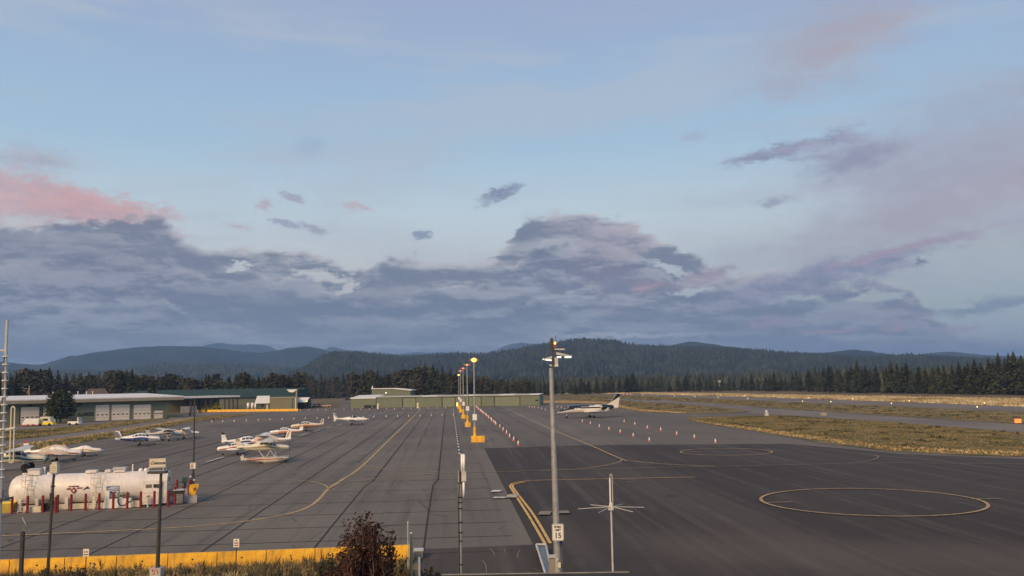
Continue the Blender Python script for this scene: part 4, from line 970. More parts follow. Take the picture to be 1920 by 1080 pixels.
# brown-roofed shed and windsock, far left
fr4 = Frame(G(8, 790), G(42, 789)); fr4.a += Vector((0, 70, 0)) * .8; fr4.b += Vector((0, 70, 0)) * .8; B = bldg('far_shed', 'brown shingle-roofed shed behind the maintenance building at the left', fr4)
hh = 6.6; MB().box((fr4.L / 2 + 1, 4, hh / 2), (fr4.L + 2, 8, hh)).build('wall', BROWNR, B)
MB().add([(-1, -1, hh - .2), (fr4.L + 3, -1, hh - .2), (fr4.L + 1.5, 4, hh + 2.1), (1, 4, hh + 2.1), (fr4.L + 3, 9, hh - .2), (-1, 9, hh - .2)], [(0, 1, 2, 3), (3, 2, 4, 5), (1, 4, 2), (0, 3, 5), (0, 5, 4, 1)]).build('roof', BROWNR, B)
p = G(53, 775) ; p = Vector((p.x, p.y, 0)); t = thing('windsock', 'orange windsock hanging from a white pole behind the roof', 'windsock', p); h = ztop(p, 723)
MB().cyl((0, 0, 0), (0, 0, h), .10, .07, 8).build('pole', WHITE, t); MB().cyl((-.1, 0, h - 1.7), (-.75, 0, h - 3.0), .30, .14, 10).build('sock', ORNG, t)
MB().tube([(0, 0, h - .9), (-1.3, 0, h - 1.1), (-2.9, 0, h - .6)], .05).build('arm', LGREY, t)

# the long row hangar
fr = Frame(G(658, 765.6), G(1012.5, 760.5)); HG = bldg('row_hangar', 'long low sage green row hangar with sliding doors across the end of the apron', fr, 'hangar')
H1 = fr.h(850, 743.2); Lh = fr.L; u5 = fr.u(705)
MB().box(((u5 + Lh) / 2, 7, H1 / 2), (Lh - u5, 14, H1)).build('wall', SAGE, HG); h0 = fr.h(680, 747.5)
MB().box((u5 / 2 - .01, 6, h0 / 2), (u5, 12, h0)).build('end_bay', SAGE, HG)
def shed_roof(u0, u1, z, zb, v1, mat, nm='roof', ov=.25):
    return MB().add([(u0, -ov, z), (u1, -ov, z), (u1, v1, zb), (u0, v1, zb), (u0, -ov, z + .28), (u1, -ov, z + .28), (u1, v1, zb + .28), (u0, v1, zb + .28)],
                    [(0, 3, 2, 1), (4, 5, 6, 7), (0, 1, 5, 4), (1, 2, 6, 5), (2, 3, 7, 6), (3, 0, 4, 7)]).build(nm, mat, HG)
shed_roof(-.3, u5 - .03, h0, h0 + .9, 12.2, ROOFW, 'end_roof'); shed_roof(u5, Lh + .25, H1, H1 + .15, 14.2, M('grey_green_roof', (.42, .43, .38), .6, var=.15), 'roof')
for a, b in ((791, 820), (863, 893), (935, 964), (994, 1011)):
    ua, ub = fr.u(a, 4), fr.u(b, 4); MB().add([(ua, -.3, H1 + .29), (ub, -.3, H1 + .29), (ub, 14, H1 + .47), (ua, 14, H1 + .47), (ua, -.3, H1 + .1), (ub, -.3, H1 + .1)], [(0, 1, 2, 3), (4, 5, 1, 0)]).build('roof_panel', WHITE, HG)
seams = [705.5, 755, 780, 829, 853.5, 878, 902.5, 927, 975, 1011.5]
for k, (a, b) in enumerate(zip(seams, seams[1:])):
    ua, ub = fr.u(a) + .15, fr.u(b) - .15; pr = .10 if k % 2 else .22
    d = plate('sliding_door', HG, ua, ub, .05, H1 - .25, -pr, -.01, SAGE2 if k % 2 else SAGE)
    mm = int((ub - ua) / 1.2)
    for j in range(1, mm): plate('panel_rib', d, ua + j * (ub - ua) / mm - .03, ua + j * (ub - ua) / mm + .03, .06, H1 - .27, -pr - .035, -pr + .01, SAGE2 if k % 2 else SAGE)
    plate('door_post', HG, ua - .22, ua - .06, 0, H1 - .02, -.26, -.01, SAGED)
plate('door_rail', HG, u5, Lh, H1 - .24, H1 - .03, -.30, -.24, SAGED)
plate('end_window', HG, fr.u(1004), fr.u(1009.5), 1.6, 2.1, -.30, -.2, GLASS)
mb = MB()
for j in range(1, 10): mb.box((j * u5 / 10, -.02, h0 / 2), (.07, .06, h0 - .05))
tag(mb.build('wall_ribs', SAGE, HG), kind='stuff')
for px, yb, yt in [(665.3, 763.8, 755), (708.8, 766.5, 757), (783.3, 765.4, 755.5), (857.3, 763, 754), (930.8, 761.5, 753.5)]:
    p = G(px, yb); ii = [665.3, 708.8, 783.3, 857.3, 930.8].index(px)
    t = thing('equipment_cabinet', 'pale upright cabinet, %s from the left along the long hangar front' % ORD[ii], 'cabinet', p + Vector((0, -.8, 0)), 0, 'pale cabinets along the hangar'); h = ztop(p, yt)
    MB().box((0, 0, h / 2), (.55, .5, h)).build('housing', M('lit_cream_panel', (.85, .80, .62), .5, var=.05), t); MB().box((0, 0, h + .05), (.65, .6, .1)).build('cap', CREAM, t); MB().box((0, -.27, h * .55), (.4, .03, h * .6)).build('panel', YLIT if ii == 3 else CREAM, t)
for px, wd, lab in [(690, 1.3, 'black skip in front of the hangar end bay'), (702, .5, 'slim black bin beside the black skip')]:
    p = G(px, 765.8) + Vector((0, -1, 0)); t = thing('waste_bin', lab, 'bin', p); MB().prism_y([(-wd * .9, .1), (wd * .9, .1), (wd, 1.15), (-wd, 1.15)], -.6, .6).build('tub', BLK, t); MB().box((0, 0, 1.2), (2 * wd + .1, 1.3, .08)).build('lid', DARK, t)
# raised block behind
a_, b_ = G(697, 760.5), G(769.5, 759.3); fr = Frame(a_, b_); B = bldg('upper_hangar', 'taller sage green hangar block rising behind the long row hangar', fr, 'hangar')
za, zb = fr.h(700, 729.5), fr.h(766, 732.5)
MB().prism_y([(0, 0), (fr.L, 0), (fr.L, zb), (fr.L * .55, za - .1), (0, za)], 0, 12).build('wall', SAGE, B)
MB().prism_y([(-.2, za), (fr.L * .55, za - .1), (fr.L + .5, zb), (fr.L + .5, zb + .35), (fr.L * .55, za + .25), (-.2, za + .3)], -.4, 12.3).build('roof', ROOFW, B)
MB().cyl((.2, .5, za), (.2, .5, za + 1.3), .28, .22, 8).build('flue', ROOFW, B); MB().cyl((fr.u(752), .5, zb), (fr.u(752), .5, zb + 1.3), .05, n=6).build('aerial', GALV, B)
MB().sphere((fr.u(724), -.2, za - 1.6), .22, 8, 5).build('wall_lamp', WLIT, B)
mb = MB()
for j in range(1, 12): mb.box((j * fr.L / 12, -.02, zb / 2), (.06, .05, zb - .1))
tag(mb.build('wall_ribs', SAGE, B), kind='stuff')
# pale block in the woods
p = G(1330, 730.2); t = thing('tower_block', 'pale flat-topped building standing among the trees beyond the runway', 'building', p + Vector((0, -30, 0)))
p = Vector(t.location); zt = ztop(p, 714.5); wd = 2.7
MB().box((0, 3, zt / 2), (2 * wd, 6, zt)).build('wall', M('pale_stone_wall', (.30, .28, .25), .8, var=.15), t); MB().box((-.3, 3, zt + .2), (2 * wd + 2.4, 6.4, .35)).build('roof', ROOFW, t)
for x in (-1.5, 0, 1.5): MB().box((x, -.03, zt - 2), (.8, .1, 1.2)).build('window', GLASS, t)

# ================================================================ VEHICLES
def car(name, label, loc, rz, paint, kind='car', s=1., group=None):
    t = thing(name, label, 'car' if kind == 'car' else 'pickup truck', loc, rz, group); t.scale = (s, s, s)
    if kind == 'car': pr = [(-2.2, .35), (2.2, .35), (2.25, .7), (1.9, .9), (1.0, 1.0), (.35, 1.5), (-1.2, 1.52), (-1.9, 1.05), (-2.25, .95)]
    else: pr = [(-2.7, .45), (2.7, .45), (2.75, .9), (2.5, 1.1), (1.4, 1.15), (.8, 1.75), (-.6, 1.78), (-.75, 1.15), (-2.7, 1.15)]
    MB().prism_y(pr, -.88, .88).build('body', paint, t)
    x0, x1 = (-1.15, .4) if kind == 'car' else (-.5, .85); z0, z1 = (1.02, 1.42) if kind == 'car' else (1.2, 1.66)
    for y in (-.90, .90): MB().prism_y([(x0 - .25, z0), (x1 + .35, z0), (x1, z1), (x0, z1)], min(y, y * .97), max(y, y * .97)).build('side_window', GLASS, t)
    for x in (-1.4, 1.4) if kind == 'car' else (-1.75, 1.75):
        for y in (-.82, .82): MB().cyl((x, y - .12, .34), (x, y + .12, .34), .34, n=12).build('wheel', TYRE, t)
    for y in (-.6, .6): MB().box((2.24 if kind == 'car' else 2.73, y, .72), (.06, .3, .14)).build('headlight', WHITE, t)
    return t
NAVY, MAROON, SALM = M('navy_car_paint', (.02, .03, .05), .25, coat=.6), M('maroon_car_paint', (.05, .02, .02), .3, coat=.6), M('salmon_truck_paint', (.62, .40, .32), .35, coat=.5)
car('parked_car', 'dark car facing the camera, left of the two dark cars between the buildings', G(577, 764.3), R(-95), NAVY, group='cars between the buildings')
car('parked_car', 'dark car with red lamps, right of the two dark cars between the buildings', G(593, 764.2), R(-100), MAROON, group='cars between the buildings')
car('pickup_truck', 'pale salmon and white pickup truck parked at right of the dark cars', G(610, 763.6), R(4), SALM, 'pickup', .78)
car('parked_car', 'tiny dark car far off on the road behind the pickup truck', G(654, 751), R(0), NAVY, s=.9)
p = G(361, 779); t = thing('utility_trailer', 'low dark flat trailer in front of the shelter wall', 'trailer', p, R(6))
MB().box((0, 0, .7), (3.4, 1.5, .12)).build('bed', DARK, t)
for x in (-1.5, 1.5): MB().box((x, 0, 1.2), (.12, 1.5, .9)).build('end_rail', CREAM, t)
for x in (-.6, .6): MB().cyl((x, -.85, .35), (x, -.65, .35), .35, n=12).build('wheel', TYRE, t)
# parked things at the left forecourt
p = G(60, 799.5); t = thing('camper_shell', 'white sloping camper trailer parked left of the van', 'trailer', p, R(3)); MB().prism_y([(-2.0, .35), (1.7, .35), (1.8, 1.75), (-1.1, 1.85)], -1, 1).build('body', WHITE, t)
MB().prism_y([(-2.05, .25), (1.75, .25), (1.75, .45), (-2.05, .45)], -1.02, 1.02).build('skirt', REDST, t)
for x in (-.5, .6): MB().cyl((x, -1.0, .3), (x, -.85, .3), .3, n=12).build('wheel', TYRE, t)
p = G(87, 798.7); t = thing('service_van', 'small pale van with yellow lower body next to the bushy pine', 'van', p, R(-2)); MB().prism_y([(-1.7, .95), (1.4, .95), (1.1, 2.1), (-1.0, 2.15)], -.9, .9).build('cab', CREAM, t)
MB().prism_y([(-1.8, .35), (1.9, .35), (1.7, .93), (-1.8, .93)], -.93, .93).build('body', YEL2, t); MB().box((.1, -.915, 1.5), (1.2, .04, .5)).build('window', GLASS, t)
for x in (-1.1, 1.1): MB().cyl((x, -.98, .34), (x, -.8, .34), .34, n=12).build('wheel', TYRE, t)
p = G(140.5, 797.5); t = thing('utility_cart', 'small white utility cart with black windscreen and roof', 'utility cart', p, R(-8))
MB().prism_y([(-1.3, .35), (1.3, .35), (1.3, .95), (-1.3, .95)], -.8, .8).build('body', WHITE, t); MB().box((-.25, 0, 1.45), (1.9, 1.5, .9)).build('cab', GLASS, t)
MB().box((0, 0, 2.0), (2.5, 1.7, .1)).build('roof', BLK, t); MB().box((1.05, 0, 1.4), (.35, 1.5, 1.0)).build('rear_frame', LGREY, t)
for x in (-.85, .85): MB().cyl((x, -.9, .32), (x, -.72, .32), .32, n=12).build('wheel', TYRE, t)

# ================================================================ AIRCRAFT
NA = 20
def sect(x, zc, hw, hh, pw=2.3):
    o = []
    for i in range(NA):
        a = 2 * PI * i / NA; c, s = math.cos(a), math.sin(a)
        o.append((x, math.copysign(abs(c) ** (2 / pw), c) * hw, zc + math.copysign(abs(s) ** (2 / pw), s) * hh))
    return o
def interp(S, x):
    S = sorted(S); xs = [s[0] for s in S]
    return [float(np.interp(x, xs, [s[k] for s in S])) for k in (1, 2, 3)]
def patch(name, S, x0, x1, a0, a1, mat, parent, out=.012, nx=6, na=4, pw=2.3, side=0, slant=0.):
    if not side and 'window' in name and name != 'windscreen' and name != 'window_band':
        patch(name, S, x0, x1, a0, a1, mat, parent, out, nx, na, pw, 1); return patch(name, S, x0, x1, a0, a1, mat, parent, out, nx, na, pw, -1)
    """a panel that lies on the fuselage skin, angles in degrees above the waist"""
    mb = MB()
    for sgn in ((side,) if side else (1, -1)):
        P = []
        for i in range(nx + 1):
            for j in range(na + 1):
                a = R(a0 + (a1 - a0) * j / na); x = x0 + (x1 - x0) * i / nx + slant * (j / na); zc, hw, hh = interp(S, x); c, s = math.cos(a), math.sin(a)
                P.append((x, sgn * (abs(c) ** (2 / pw) * hw + out) if c > 0 else 0, zc + math.copysign(abs(s) ** (2 / pw), s) * (hh + out)))
        Fc = [(i * (na + 1) + j, (i + 1) * (na + 1) + j, (i + 1) * (na + 1) + j + 1, i * (na + 1) + j + 1) for i in range(nx) for j in range(na)]
        mb.add(P, Fc if sgn < 0 else [tuple(reversed(f)) for f in Fc])
    return mb.build(name, mat, parent, True)
def foil(root, tip, t=.14):
    """half wing between two chords given as (x_front, x_back, y, z)"""
    rs = []
    for xf, xb, y, z in (root, tip):
        c = xf - xb; T_ = t * c
        rs.append([(xf, y, z), (xf - .12 * c, y, z + T_ * .45), (xf - .4 * c, y, z + T_ * .58), (xb, y, z + .01), (xf - .5 * c, y, z - T_ * .35), (xf - .1 * c, y, z - T_ * .35)])
    return rs
def wheel(t, x, y, r, legz, mat=None, fair=False, strut=None):
    MB().cyl((x, y - r * .3, r), (x, y + r * .3, r), r, n=12).cyl((x, y - r * .32, r), (x, y + r * .32, r), r * .4, n=8).build('wheel', TYRE, t)
    if fair: MB().sphere((x + .03, y, r * 1.15), r * .95, 8, 5, (2.0, .75, .85)).build('wheel_fairing', WHITE, t, True)
    sx, sy, sz = strut or (x, y * .8, legz)
    MB().cyl((x, y, r), (sx, sy, sz), .05, .06, 6).build('gear_leg', LGREY, t)
def prop(t, x, z, r, mat=BLK, spin=WHITE, ang=70, n=2):
    for k in range(n):
        a = R(ang + 360 / n * k); c, s = math.cos(a), math.sin(a)
        MB().rings([[(x + .03, c * .05 - s * w_, z + s * .05 + c * w_) for w_ in (-.04, .04)] + [(x - .03, c * .05 - s * w_, z + s * .05 + c * w_) for w_ in (.04, -.04)],
                    [(x + .04, c * r * .6 - s * w_, z + s * r * .6 + c * w_) for w_ in (-.08, .08)] + [(x + .0, c * r * .6 - s * w_, z + s * r * .6 + c * w_) for w_ in (.08, -.08)],
                    [(x + .02, c * r - s * w_, z + s * r + c * w_) for w_ in (-.03, .03)] + [(x, c * r - s * w_, z + s * r + c * w_) for w_ in (.03, -.03)]]).build('propeller_blade', mat, t)
    MB().rings([sect(x - .06, z, .16, .16, 2), sect(x + .08, z, .13, .13, 2), sect(x + .24, z, .02, .02, 2)]).build('spinner', spin, t, True)
LOW = [(-4.0, 1.28, .06, .14), (-3.2, 1.27, .18, .26), (-2.2, 1.24, .32, .38), (-1.2, 1.24, .50, .52), (-.4, 1.34, .57, .66), (.4, 1.36, .58, .68), (1.0, 1.30, .57, .60), (1.5, 1.14, .55, .46), (2.4, 1.08, .50, .40), (3.1, 1.06, .42, .34), (3.35, 1.05, .26, .22)]
def plane(name, label, px, py, span_px, hdg, conf, group=None):
    """place by where its wheels stand; size it so that its length spans span_px of the photograph"""
    base = G(px, py); t = thing(name, label, 'airplane', base, R(hdg), group)
    L = 7.7 if not conf.get('glider') else 8.0
    dep = (CRI @ (base - Vector((0, 0, CAMH)))).z * -1
    dirx = abs((CRI @ Vector((math.cos(R(hdg)), math.sin(R(hdg)), 0))).x)
    s = conf.get('s') or span_px * dep / F / (L * max(dirx, .5)); t.scale = (s, s * 1.05, s * 1.1)
    S = conf.get('S', LOW); body = conf.get('body', WHITE); acc = conf.get('acc', REDST)
    MB().rings([sect(*q) for q in S]).build('fuselage', body, t, True)
    # glazing
    if conf.get('cover'):
        c = M('canvas_cover', conf['cover'], .9, var=.12, vs_=1.5, bump=.2, bs=4) if not isinstance(conf['cover'], bpy.types.Material) else conf['cover']
        rs = []
        for x, zc, hw, hh in [(-2.1, 1.28, .40, .38), (-1.0, 1.36, .60, .62), (0, 1.44, .66, .72), (.9, 1.38, .64, .62), (1.8, 1.18, .56, .42)]:
            rs.append([(x, -hw, zc - hh * .7), (x, -hw * 1.02, zc), (x, -hw * .35, zc + hh), (x, hw * .35, zc + hh), (x, hw * 1.02, zc), (x, hw, zc - hh * .7)])
        MB().rings(rs).build('canvas_cover', c, t)
    elif conf.get('bubble'):
        MB().rings([sect(-.75, 1.45, .30, .12), sect(-.2, 1.50, .50, .42), sect(.4, 1.52, .52, .46), (sect(1.0, 1.44, .48, .34)), sect(1.5, 1.30, .34, .10)]).build('canopy', GLASS, t, True)
        MB().rings([sect(.1, 1.52, .53, .48), sect(.2, 1.52, .53, .48)]).build('canopy_frame', body, t, True)
    else:
        for a, b in ((.42, .92), (-.18, .32), (-.78, -.30)): patch('side_window', S, a, b, 18, 46, GLASS, t, .015, 4, 3)
        if conf.get('rear_win'): patch('side_window', S, -1.15, -.9, 20, 44, GLASS, t, .015, 2, 3)
        patch('windscreen', S, 1.0, 1.42, 25, 82, GLASS, t, .014, 4, 5)
    patch('waist_stripe', S, -3.6, 3.0, -16, 2, acc, t, .008, 14, 2)
    if conf.get('belly'): patch('belly_paint', S, -3.2, 1.4, -70, -16, acc, t, .007, 12, 3)
    hi = conf.get('high')
    wz = 1.98 if hi else (.82 if conf.get('S') is None else .86); mb = MB(); sp = conf.get('span', 4.7)
    dih = .12 if hi else .38
    for sg in (1, -1): mb.rings(foil((1.05, -.65, sg * .2, wz), (.75 if not hi else .9, -.40, sg * sp, wz + dih), .13))
    mb.build('wing', body, t, 'auto')
    for sg in (1, -1): MB().rings(foil((.76, -.42, sg * (sp + .003), wz + dih), (.55, -.30, sg * (sp + .16), wz + dih + .05), .12)).build('wing_tip', acc if not conf.get('tip') else conf['tip'], t)
    if conf.get('tanks'):
        for sg in (1, -1): MB().rings([sect(x, wz + dih, h_, h_, 2) for x, h_ in ((-.9, .03), (-.3, .17), (.6, .22), (1.3, .16), (1.7, .04))]).build('tip_tank', body, t, True).location = (0, sg * (sp + .12), 0)
    if hi:
        for sg in (1, -1):
            MB().cyl((.35, sg * .5, .95), (.4, sg * 2.3, wz + .03), .045, n=6).build('wing_strut', body, t)
    tl = conf.get('tail', 'std')
    if tl == 'v':
        for sg in (1, -1): MB().rings([[(a, sg * y + dy, z + dz) for a, dy, dz in ((xf, 0, 0), ((xf + xb) / 2, .04 * sg, .04), (xb, 0, 0), ((xf + xb) / 2, -.04 * sg, -.04))] for xf, xb, y, z in ((-2.9, -3.9, .1, 1.35), (-3.45, -4.2, 1.25, 2.35))]).build('tail_fin', conf.get('fin', body), t)
    else:
        top = conf.get('finz', 2.45)
        f = MB(); f.prism_y([(-2.6, 1.38), (-3.15, 1.55), (-3.62, top), (-4.12, top), (-3.98, 1.15), (-3.4, 1.15)], -.05, .05); f.build('tail_fin', conf.get('fin', body), t)
        MB().prism_y([(-3.50, top - .30), (-3.635, top + .01), (-4.13, top + .01), (-4.08, top - .30)] if not conf.get('finstripe') else [(-3.3, 1.62), (-3.78, top - .15), (-3.95, top - .15), (-3.6, 1.62)], -.058, .058).build('fin_paint', conf.get('fincap', acc), t)
        zt = top + .02 if tl == 't' else 1.36; mb = MB()
        for sg in (1, -1): mb.rings(foil((-3.2 if tl != 't' else -3.5, -4.0 if tl != 't' else -4.25, sg * .04, zt), (-3.45 if tl != 't' else -3.7, -4.02 if tl != 't' else -4.22, sg * 1.55, zt + .03), .10))
        mb.build('tailplane', body, t)
        if tl == 't': MB().prism_y([(-3.5, 1.2), (-3.9, 1.2), (-4.0, .85), (-3.7, .85)], -.03, .03).build('ventral_fin', body, t)
    nz = S[-1][1]; nxx = S[-1][0]
    if not conf.get('noprop'): prop(t, nxx + .05, nz, .95, conf.get('blade', BLK), conf.get('spin', acc), conf.get('pa', 70))
    if conf.get('twin'):
        for sg in (1, -1):
            MB().rings([sect(x, wz + .25, h_, h_ * .9, 2.3) for x, h_ in ((-.8, .08), (0, .28), (1.2, .34), (1.9, .28), (2.05, .14))]).build('engine_nacelle', body, t, True).location = (0, sg * 1.7, 0)
    if conf.get('float'):
        for sg in (1, -1):
            y = sg * 1.05; rs = []
            for x, zc, hw, hh in [(-3.3, .55, .08, .06), (-2.0, .48, .26, .16), (-.2, .38, .34, .30), (0, .33, .34, .35), (1.6, .40, .34, .32), (2.7, .55, .24, .22), (3.2, .66, .06, .08)]:
                rs.append([(x, y - hw, zc + hh * .5), (x, y - hw * .7, zc + hh), (x, y + hw * .7, zc + hh), (x, y + hw, zc + hh * .5), (x, y + hw * .8, zc - hh * .3), (x, y, zc - hh), (x, y - hw * .8, zc - hh * .3)])
            fl = MB().rings(rs).build('float', conf['floatmat'], t)
            MB().prism_y([(-2.6, .60), (2.4, .64), (2.6, .54), (-2.4, .47)], y - .345, y - .30).build('float_stripe', REDST, fl)
            MB().prism_y([(-3.25, .45), (-3.05, .45), (-3.1, 1.05), (-3.35, 1.05)], y - .03, y + .03).build('water_rudder', conf['floatmat'], fl)
            for x0, x1 in ((.0, .7), (1.5, 1.3), (-.1, -.9), (1.4, .7)): MB().cyl((x0, y, .65), (x1, sg * .5, 1.62), .05, n=6).build('float_strut', LGREY, t)
            MB().cyl((2.75, y - .08, .18), (2.75, y + .08, .18), .18, n=10).build('nose_wheel', TYRE, t); MB().cyl((2.75, y, .18), (2.6, y, .5), .05, n=6).build('gear_leg', LGREY, t)
            MB().cyl((-.6, y - .1, .24), (-.6, y + .1, .24), .24, n=10).build('wheel', TYRE, t)
        MB().tube([(-.4, -1.05, .6), (-.4, 1.05, .6)], .05).tube([(1.4, -1.05, .65), (1.4, 1.05, .65)], .05).build('spreader_bar', LGREY, t)
    elif conf.get('taildrag'):
        for sg in (1, -1): wheel(t, 1.5, sg * 1.0, .40, 1.0, strut=(1.1, sg * .35, 1.05))
        wheel(t, -3.6, 0, .14, 1.0, strut=(-3.5, 0, 1.1))
    else:
        for sg in (1, -1): wheel(t, -.1, sg * 1.25, .22, wz, fair=conf.get('fair'), strut=(-.1, sg * (1.25 if not hi else .45), .85 if not hi else 1.0))
        wheel(t, 2.35, 0, .20, .8, fair=conf.get('fair'))
    return t
HI = [(-4.0, 1.32, .06, .10), (-3.2, 1.30, .16, .22), (-2.2, 1.28, .28, .34), (-1.2, 1.34, .44, .50), (-.5, 1.42, .52, .60), (.4, 1.42, .54, .60), (.95, 1.34, .52, .52), (1.4, 1.20, .50, .40), (2.4, 1.16, .46, .36), (3.0, 1.14, .40, .30), (3.25, 1.13, .26, .20)]
FLOATH = [(a, b + .75, c, d) for a, b, c, d in HI]
DIA = [(-4.0, 1.36, .08, .12), (-3.2, 1.34, .12, .14), (-2.2, 1.30, .16, .18), (-1.2, 1.26, .36, .34), (-.4, 1.26, .52, .46), (.4, 1.24, .56, .48), (1.0, 1.22, .55, .46), (1.6, 1.18, .52, .40), (2.4, 1.14, .44, .34), (3.1, 1.14, .32, .24), (3.4, 1.14, .22, .16)]
plane('light_airplane', 'cream tail-dragger on big black tyres, cut by the left edge of the picture', 22, 885, 0, 10, dict(S=HI, high=1, taildrag=1, body=CREAMP, acc=TEAL, s=.98, pa=20))
plane('light_airplane', 'white low-wing plane under a beige canvas cover with tall red-edged fin', 104, 866, 100, 12, dict(cover=FABR, acc=REDST, fin=WHITE, finz=2.75, finstripe=0))
plane('light_airplane', 'white low-wing plane with gold stripe parked nose right behind the covered one', 157, 856, 68, 12, dict(bubble=1, acc=GLDST, spin=WHITE))
plane('light_airplane', 'white and blue V-tailed plane with three round side windows', 262, 836, 78, 14, dict(tail='v', acc=BLUE, belly=1, rear_win=1, spin=BLUE))
plane('light_airplane', 'pink-white high-wing plane with black fin cap nose-on beside the V-tailed plane', 312, 827, 0, 40, dict(S=HI, high=1, acc=BLUE, fincap=BLK, s=.80, body=CREAMP), )
plane('light_airplane', 'white high-wing plane with draped beige cover behind the thin lamp pole', 345, 823, 62, 10, dict(S=HI, high=1, cover=FABR, acc=DARK, noprop=1))
plane('light_airplane', 'white twin-tank plane with row of dark windows and nose pointing left', 444, 853, 78, 192, dict(acc=REDST, rear_win=1, tanks=1, spin=REDST, fin=WHITE))
plane('light_airplane', 'plane with black-capped fin showing over the twin-tank plane', 462, 843, 0, 20, dict(acc=BLUE, fincap=BLK, s=.78, fin=WHITE, finz=2.7))
plane('light_airplane', 'white high-wing plane with draped cover and brown fin behind the seaplane', 497, 842, 0, 184, dict(S=HI, high=1, cover=FABR, acc=M('brown_stripe', (.25, .12, .06), .5), fincap=M('tan_fin_paint', (.45, .33, .18), .5), s=.82, finstripe=1, finz=2.8))
plane('seaplane', 'white high-wing seaplane standing on long pointed floats, nearest of the middle group', 498, 868, 0, 8, dict(S=FLOATH, high=1, float=1, floatmat=CREAMP, acc=M('olive_stripe', (.34, .30, .20), .5), s=.76, body=CREAMP, noprop=0, high2=1))
plane('light_airplane', 'white low-wing plane with salmon belly, nose left, behind the draped plane', 534, 820, 62, 188, dict(acc=M('salmon_stripe', (.62, .26, .18), .45), belly=1, spin=BLK, rear_win=1))
plane('light_airplane', 'cream low-wing plane with striped swept fin, farthest of the nose-left ones', 573, 808.5, 61, 190, dict(acc=M('rust_stripe', (.48, .20, .12), .45), body=CREAMP, belly=1, finstripe=1, fincap=BLK, spin=BLK))
plane('light_airplane', 'white T-tailed plane with slim tail boom and glass canopy, alone mid-apron', 660, 797, 64, 4, dict(S=DIA, bubble=1, tail='t', acc=WHITE, spin=WHITE, finz=2.35, belly=0))
for o in list(COL.objects):      # the seaplane carries its wing above the raised cabin
    if o.name.startswith('seaplane'):
        for c in o.children:
            if c.name.startswith(('wing', 'tailplane', 'tail_fin', 'fin_paint')): c.location.z += .72
            if c.name.startswith('wing_strut'): c.location.z += .72

# business jet
JS = [(-8.0, 2.05, .10, .10), (-6.8, 2.08, .38, .42), (-5.2, 2.02, .66, .68), (-3.4, 1.95, .82, .84), (-1.5, 1.92, .86, .90), (2.5, 1.92, .86, .90), (4.2, 1.90, .84, .86), (5.2, 1.80, .76, .74), (6.0, 1.64, .62, .54), (6.9, 1.48, .42, .36), (7.6, 1.38, .20, .18), (7.85, 1.35, .06, .06)]
base = G(1102, 783.5); J = thing('business_jet', 'black and white twin-engined business jet with T-tail parked beside the tall mast', 'jet', base, R(180 + 10))
dep = -(CRI @ (base - Vector((0, 0, CAMH)))).z; js = 118 * dep / F / 15.6; J.scale = (js * 1.02, js * 1.1, js * 1.14)
JBLK = M('gloss_black_paint', (.012, .012, .016), .18, var=.2, coat=.6); JW = M('pearl_white_paint', (.80, .74, .68), .25, var=.06, coat=.5)
mb = MB(); fine = []
xs = np.linspace(-8, 7.85, 46)
for x in xs: fine.append(sect(float(x), *interp(JS, float(x)), pw=2.0))
mb.rings(fine); nf = NA
for fi, f in enumerate(mb.f[:45 * NA]):
    c = np.mean([mb.v[i] for i in f], 0); x, z = c[0], c[2]
    zl = np.interp(x, [-8, -3.2, -1, 2, 5, 7.9], [9, 2.95, 2.62, 2.30, 1.78, 1.32])
    if z > zl or (x < -3.4 and z < 1.95 and False): mb.mi[fi] = 1
mb.build('fuselage', [JW, JBLK], J, True)
for k in range(7): patch('cabin_window', JS, 2.9 - k * .95, 3.25 - k * .95, 14, 28, GLASS, J, .02, 3, 3, 2.0)
patch('window_band', JS, -3.3, 2.0, 10, 30, JBLK, J, .012, 14, 3, 2.0)
patch('windscreen', JS, 5.15, 5.95, 42, 85, GLASS, J, .02, 4, 4, 2.0); patch('windscreen_frame', JS, 4.95, 6.1, 36, 88, M('silver_frame_paint', (.5, .55, .55), .3), J, .012, 4, 4, 2.0)
patch('cockpit_window', JS, 4.75, 5.1, 22, 48, GLASS, J, .022, 3, 3, 2.0)
mb = MB()
for sg in (1, -1): mb.rings(foil((1.2, -2.2, sg * .6, 1.22), (-1.2, -2.4, sg * 7.6, 1.62), .11))
mb.build('wing', JW, J, 'auto')
for sg in (1, -1): MB().rings([[(xf, y, z), ((xf + xb) / 2, y + sg * .04, z), (xb, y, z), ((xf + xb) / 2, y - sg * .04, z)] for xf, xb, y, z in ((-1.2, -2.4, sg * 7.6, 1.62), (-2.1, -2.6, sg * 7.95, 2.35))]).build('winglet', JW, J)
for sg in (1, -1):
    e = MB().rings([sect(x, 2.30, h_, h_, 2) for x, h_ in ((-6.1, .34), (-5.6, .44), (-4.4, .52), (-3.4, .52), (-2.95, .46))]).build('engine', JBLK, J, True); e.location = (0, sg * 1.5, 0)
    i_ = MB().rings([sect(x, 2.30, h_, h_, 2) for x, h_ in ((-3.0, .42), (-2.92, .47), (-2.85, .42))]).build('inlet_ring', SILV, e, True)
    MB().box((-4.4, sg * 1.0, 2.3), (1.6, .5, .16)).build('pylon', JBLK, J)
MB().prism_y([(-4.6, 2.62), (-5.9, 3.2), (-7.6, 5.0), (-8.5, 5.0), (-7.9, 2.1), (-6.5, 2.2)], -.09, .09).build('tail_fin', JW, J)
MB().prism_y([(-5.92, 3.22), (-7.62, 5.02), (-8.52, 5.02), (-8.42, 4.5), (-7.3, 3.9), (-5.5, 3.02)], -.10, .10).build('fin_paint', JBLK, J)
mb = MB()
